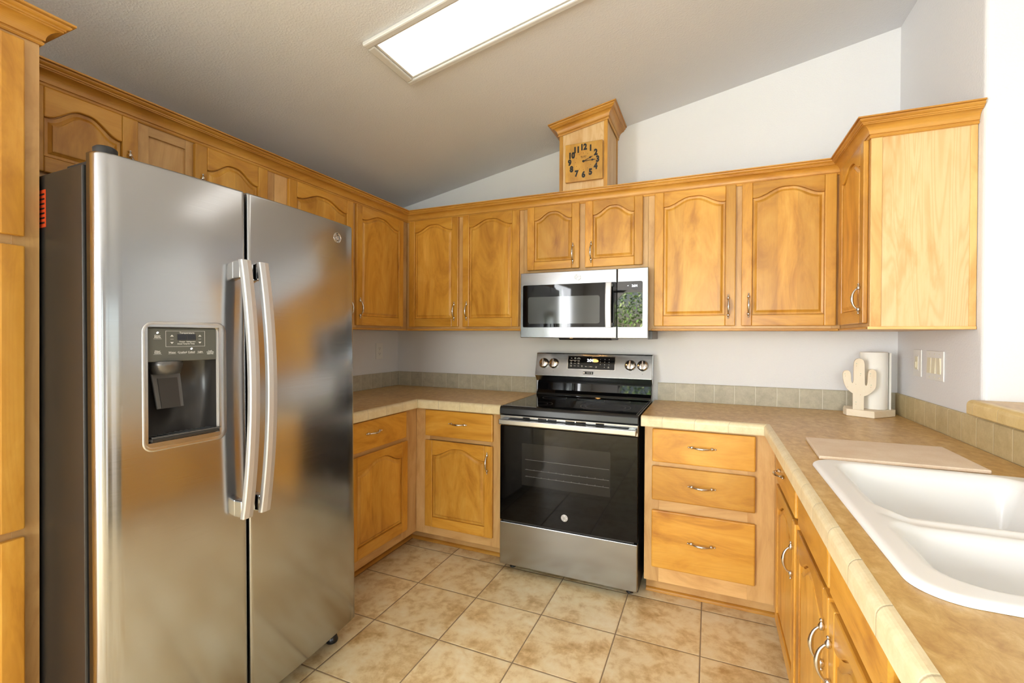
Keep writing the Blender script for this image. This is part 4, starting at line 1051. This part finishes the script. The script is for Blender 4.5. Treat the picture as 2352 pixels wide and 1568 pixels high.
for i, s_ in enumerate('123456789'): m.text(s_, (.059, .087, .114)[i % 3], (.117, .100, .083)[i//3], w_, .0075, bold=.00012, depth=.0003)
m.text('0', .086, .066, w_, .0075, bold=.00012, depth=.0003); m.box(-.018, -.0175, .064, .072, w_, w_+.0003)
m.build('button_print', M_PRINT, dg)
m = MB(TPn); m.box(-.050, .016, .018, .036, .0002, .0016); bd = m.build('badge', M_BLACKGLASS, pn, bevel=.0015)
m = MB(TPn); m.lathe([(.006, .0016), (.006, .0020)], (-.0435, .027, 0), (0, 0, 1), 16); m.text('COOKTOP', -.014, .029, .0017, .0058, bold=.0001, depth=.0003); m.box(-.027, -.002, .0228, .0236, .0017, .0020); m.box(.004, .0085, .0215, .0325, .0017, .002); m.build('badge_print', M_PRINT, bd)
for u in (-.322, -.252, .247, .322):
    kb = MB(TPn); kb.lathe([(.033, .0002), (.034, .004), (.0335, .010), (.030, .016), (.026, .019), (.010, .0205)], (u, .083, 0), (0, 0, 1), 30); k_ = kb.build('knob', M_NICKEL, pn)
    g = MB(TPn); g.prism([(u-.0065, .055), (u+.0065, .055), (u+.0045, .112), (u-.0045, .112)], .014, .032); g.build('knob_grip', M_NICKEL, k_, bevel=.004, seg=3)
m = MB(TPn)
for u in (-.322, -.252, .247, .322):
    m.lathe([(.0016, .0002), (.0016, .0006)], (u, .032, 0), (0, 0, 1), 10)
    for q in range(11):
        a = -PI*.28+PI*1.56*q/10
        m.lathe([(.0008, .0002), (.0008, .0005)], (u+.039*math.cos(a), .083+.039*math.sin(a), 0), (0, 0, 1), 6)
m.build('knob_print', M_BLACKPRINT, pn)

# ------------------------------------------------------------------ microwave
MX0, MX1, MZ0, MZ1, MY = 1.224, 1.978, 1.311, 1.7045, -.378
t = thing('microwave', 'stainless over-range microwave with black glass door under the short cabinet', 'microwave', (1.6, -.2, MZ0))
m = MB(ident); m.box(MX0+.004, 1.963, MY, -.003, MZ0+.006, MZ1); m.build('body', M_BLACK, t)
TM = TB(MY)
m = MB(TM); m.box(MX0, 1.8068, MZ0, MZ1-.002, .001, .030); dr = m.build('door', M_STEEL, t, bevel=.004)
m = MB(TM); m.box(1.8098, MX1, MZ0, MZ1-.002, .001, .030); pn = m.build('control_section', M_STEEL, t, bevel=.004)
m = MB(TM); m.prism(rrect(1.241, 1.8066, 1.374, 1.628, .008, 4), .0301, .0318); dg = m.build('door_glass', M_BLACKGLASS, dr, bevel=.0008, seg=1)
m = MB(TM); m.prism(rrect(1.276, 1.712, 1.396, 1.556, .012, 5), .0319, .0322); m.build('door_window', M_MWWIN, dg)
m = MB(TM); n_ = 16; R = []
for q in range(n_+1):
    f = q/n_; z = 1.372+(1.624-1.372)*f; s = 1-(2*f-1)**2; w = .058+.012*s
    R.append([m.V(p) for p in ((1.748, z, w-.014), (1.782, z, w-.014), (1.782, z, w-.003), (1.779, z, w), (1.751, z, w), (1.748, z, w-.003))])
for q in range(n_):
    for i in range(6): m.face([R[q][i], R[q][(i+1) % 6], R[q+1][(i+1) % 6], R[q+1][i]])
m.face(R[0][::-1]); m.face(R[-1]); hd = m.build('handle', M_HANDLE, dr, bevel=.0012)
for z in (1.380, 1.600):
    m = MB(TM); m.box(1.772, 1.790, z, z+.018, .0318, .052); m.build('handle_mount', M_BLACK, hd, bevel=.002)
m = MB(TM); m.prism(rrect(1.8100, 1.948, 1.374, 1.628, .010, 5), .0301, .0318); cg = m.build('control_glass', M_PANELGLASS, pn, bevel=.0008, seg=1)
m = MB(TM); m.text('2:04', 1.905, 1.602, .0320, .018, bold=.0003, depth=.0003); m.box(1.866, 1.872, 1.603, 1.605, .0320, .0322); m.build('clock_digits', M_DIGIT, cg)
m = MB(TM)
for r in range(9):
    for c in range(3): m.text((['Popcorn', 'Potato', 'Beverage'], ['Cook', 'Reheat', 'Defrost'], ['Power', 'Timer', 'Clock'], '123', '456', '789', ['Add 30', '0', 'Vent'], ['Light', 'Fan', 'Lock'], ['Stop', 'Hold', 'Start'])[r][c], 1.842+.034*c, 1.580-.022*r, .0320, .0058 if not 3 <= r <= 5 else .0085, depth=.0002)
m.build('button_print', M_DARKPRINT, cg)
emblem(frame((1.582, MY-.0303, 1.664), (1, 0, 0), (0, 0, 1), (0, -1, 0)), .0185, 'emblem', dr, M_CHROME, rr=.0010)
m = MB(TB(0)); cross(m, [(.06, MZ0+.005), (.26, MZ0+.005), (.33, MZ0+.003), (.30, MZ0-.012), (.10, MZ0-.012)], 1.44, 1.76); m.build('grease_filter', M_BLACK, t, bevel=.002)
m = MB(ident); m.lathe([(.010, MZ0-.0002), (.020, MZ0+.001), (.024, MZ0+.0058)], (1.535, -.368+.0, 0), (0, 0, 1), 20); tl = m.build('task_lamp', M_WARM, t); tl['label'] = 'warm glowing lamp under the microwave'
m = MB(TB(0)); m.box(1.9635, 1.990, MZ0-.004, 1.354, .02, .30); m.build('side_bracket', M_PADDLE, t, bevel=.002)
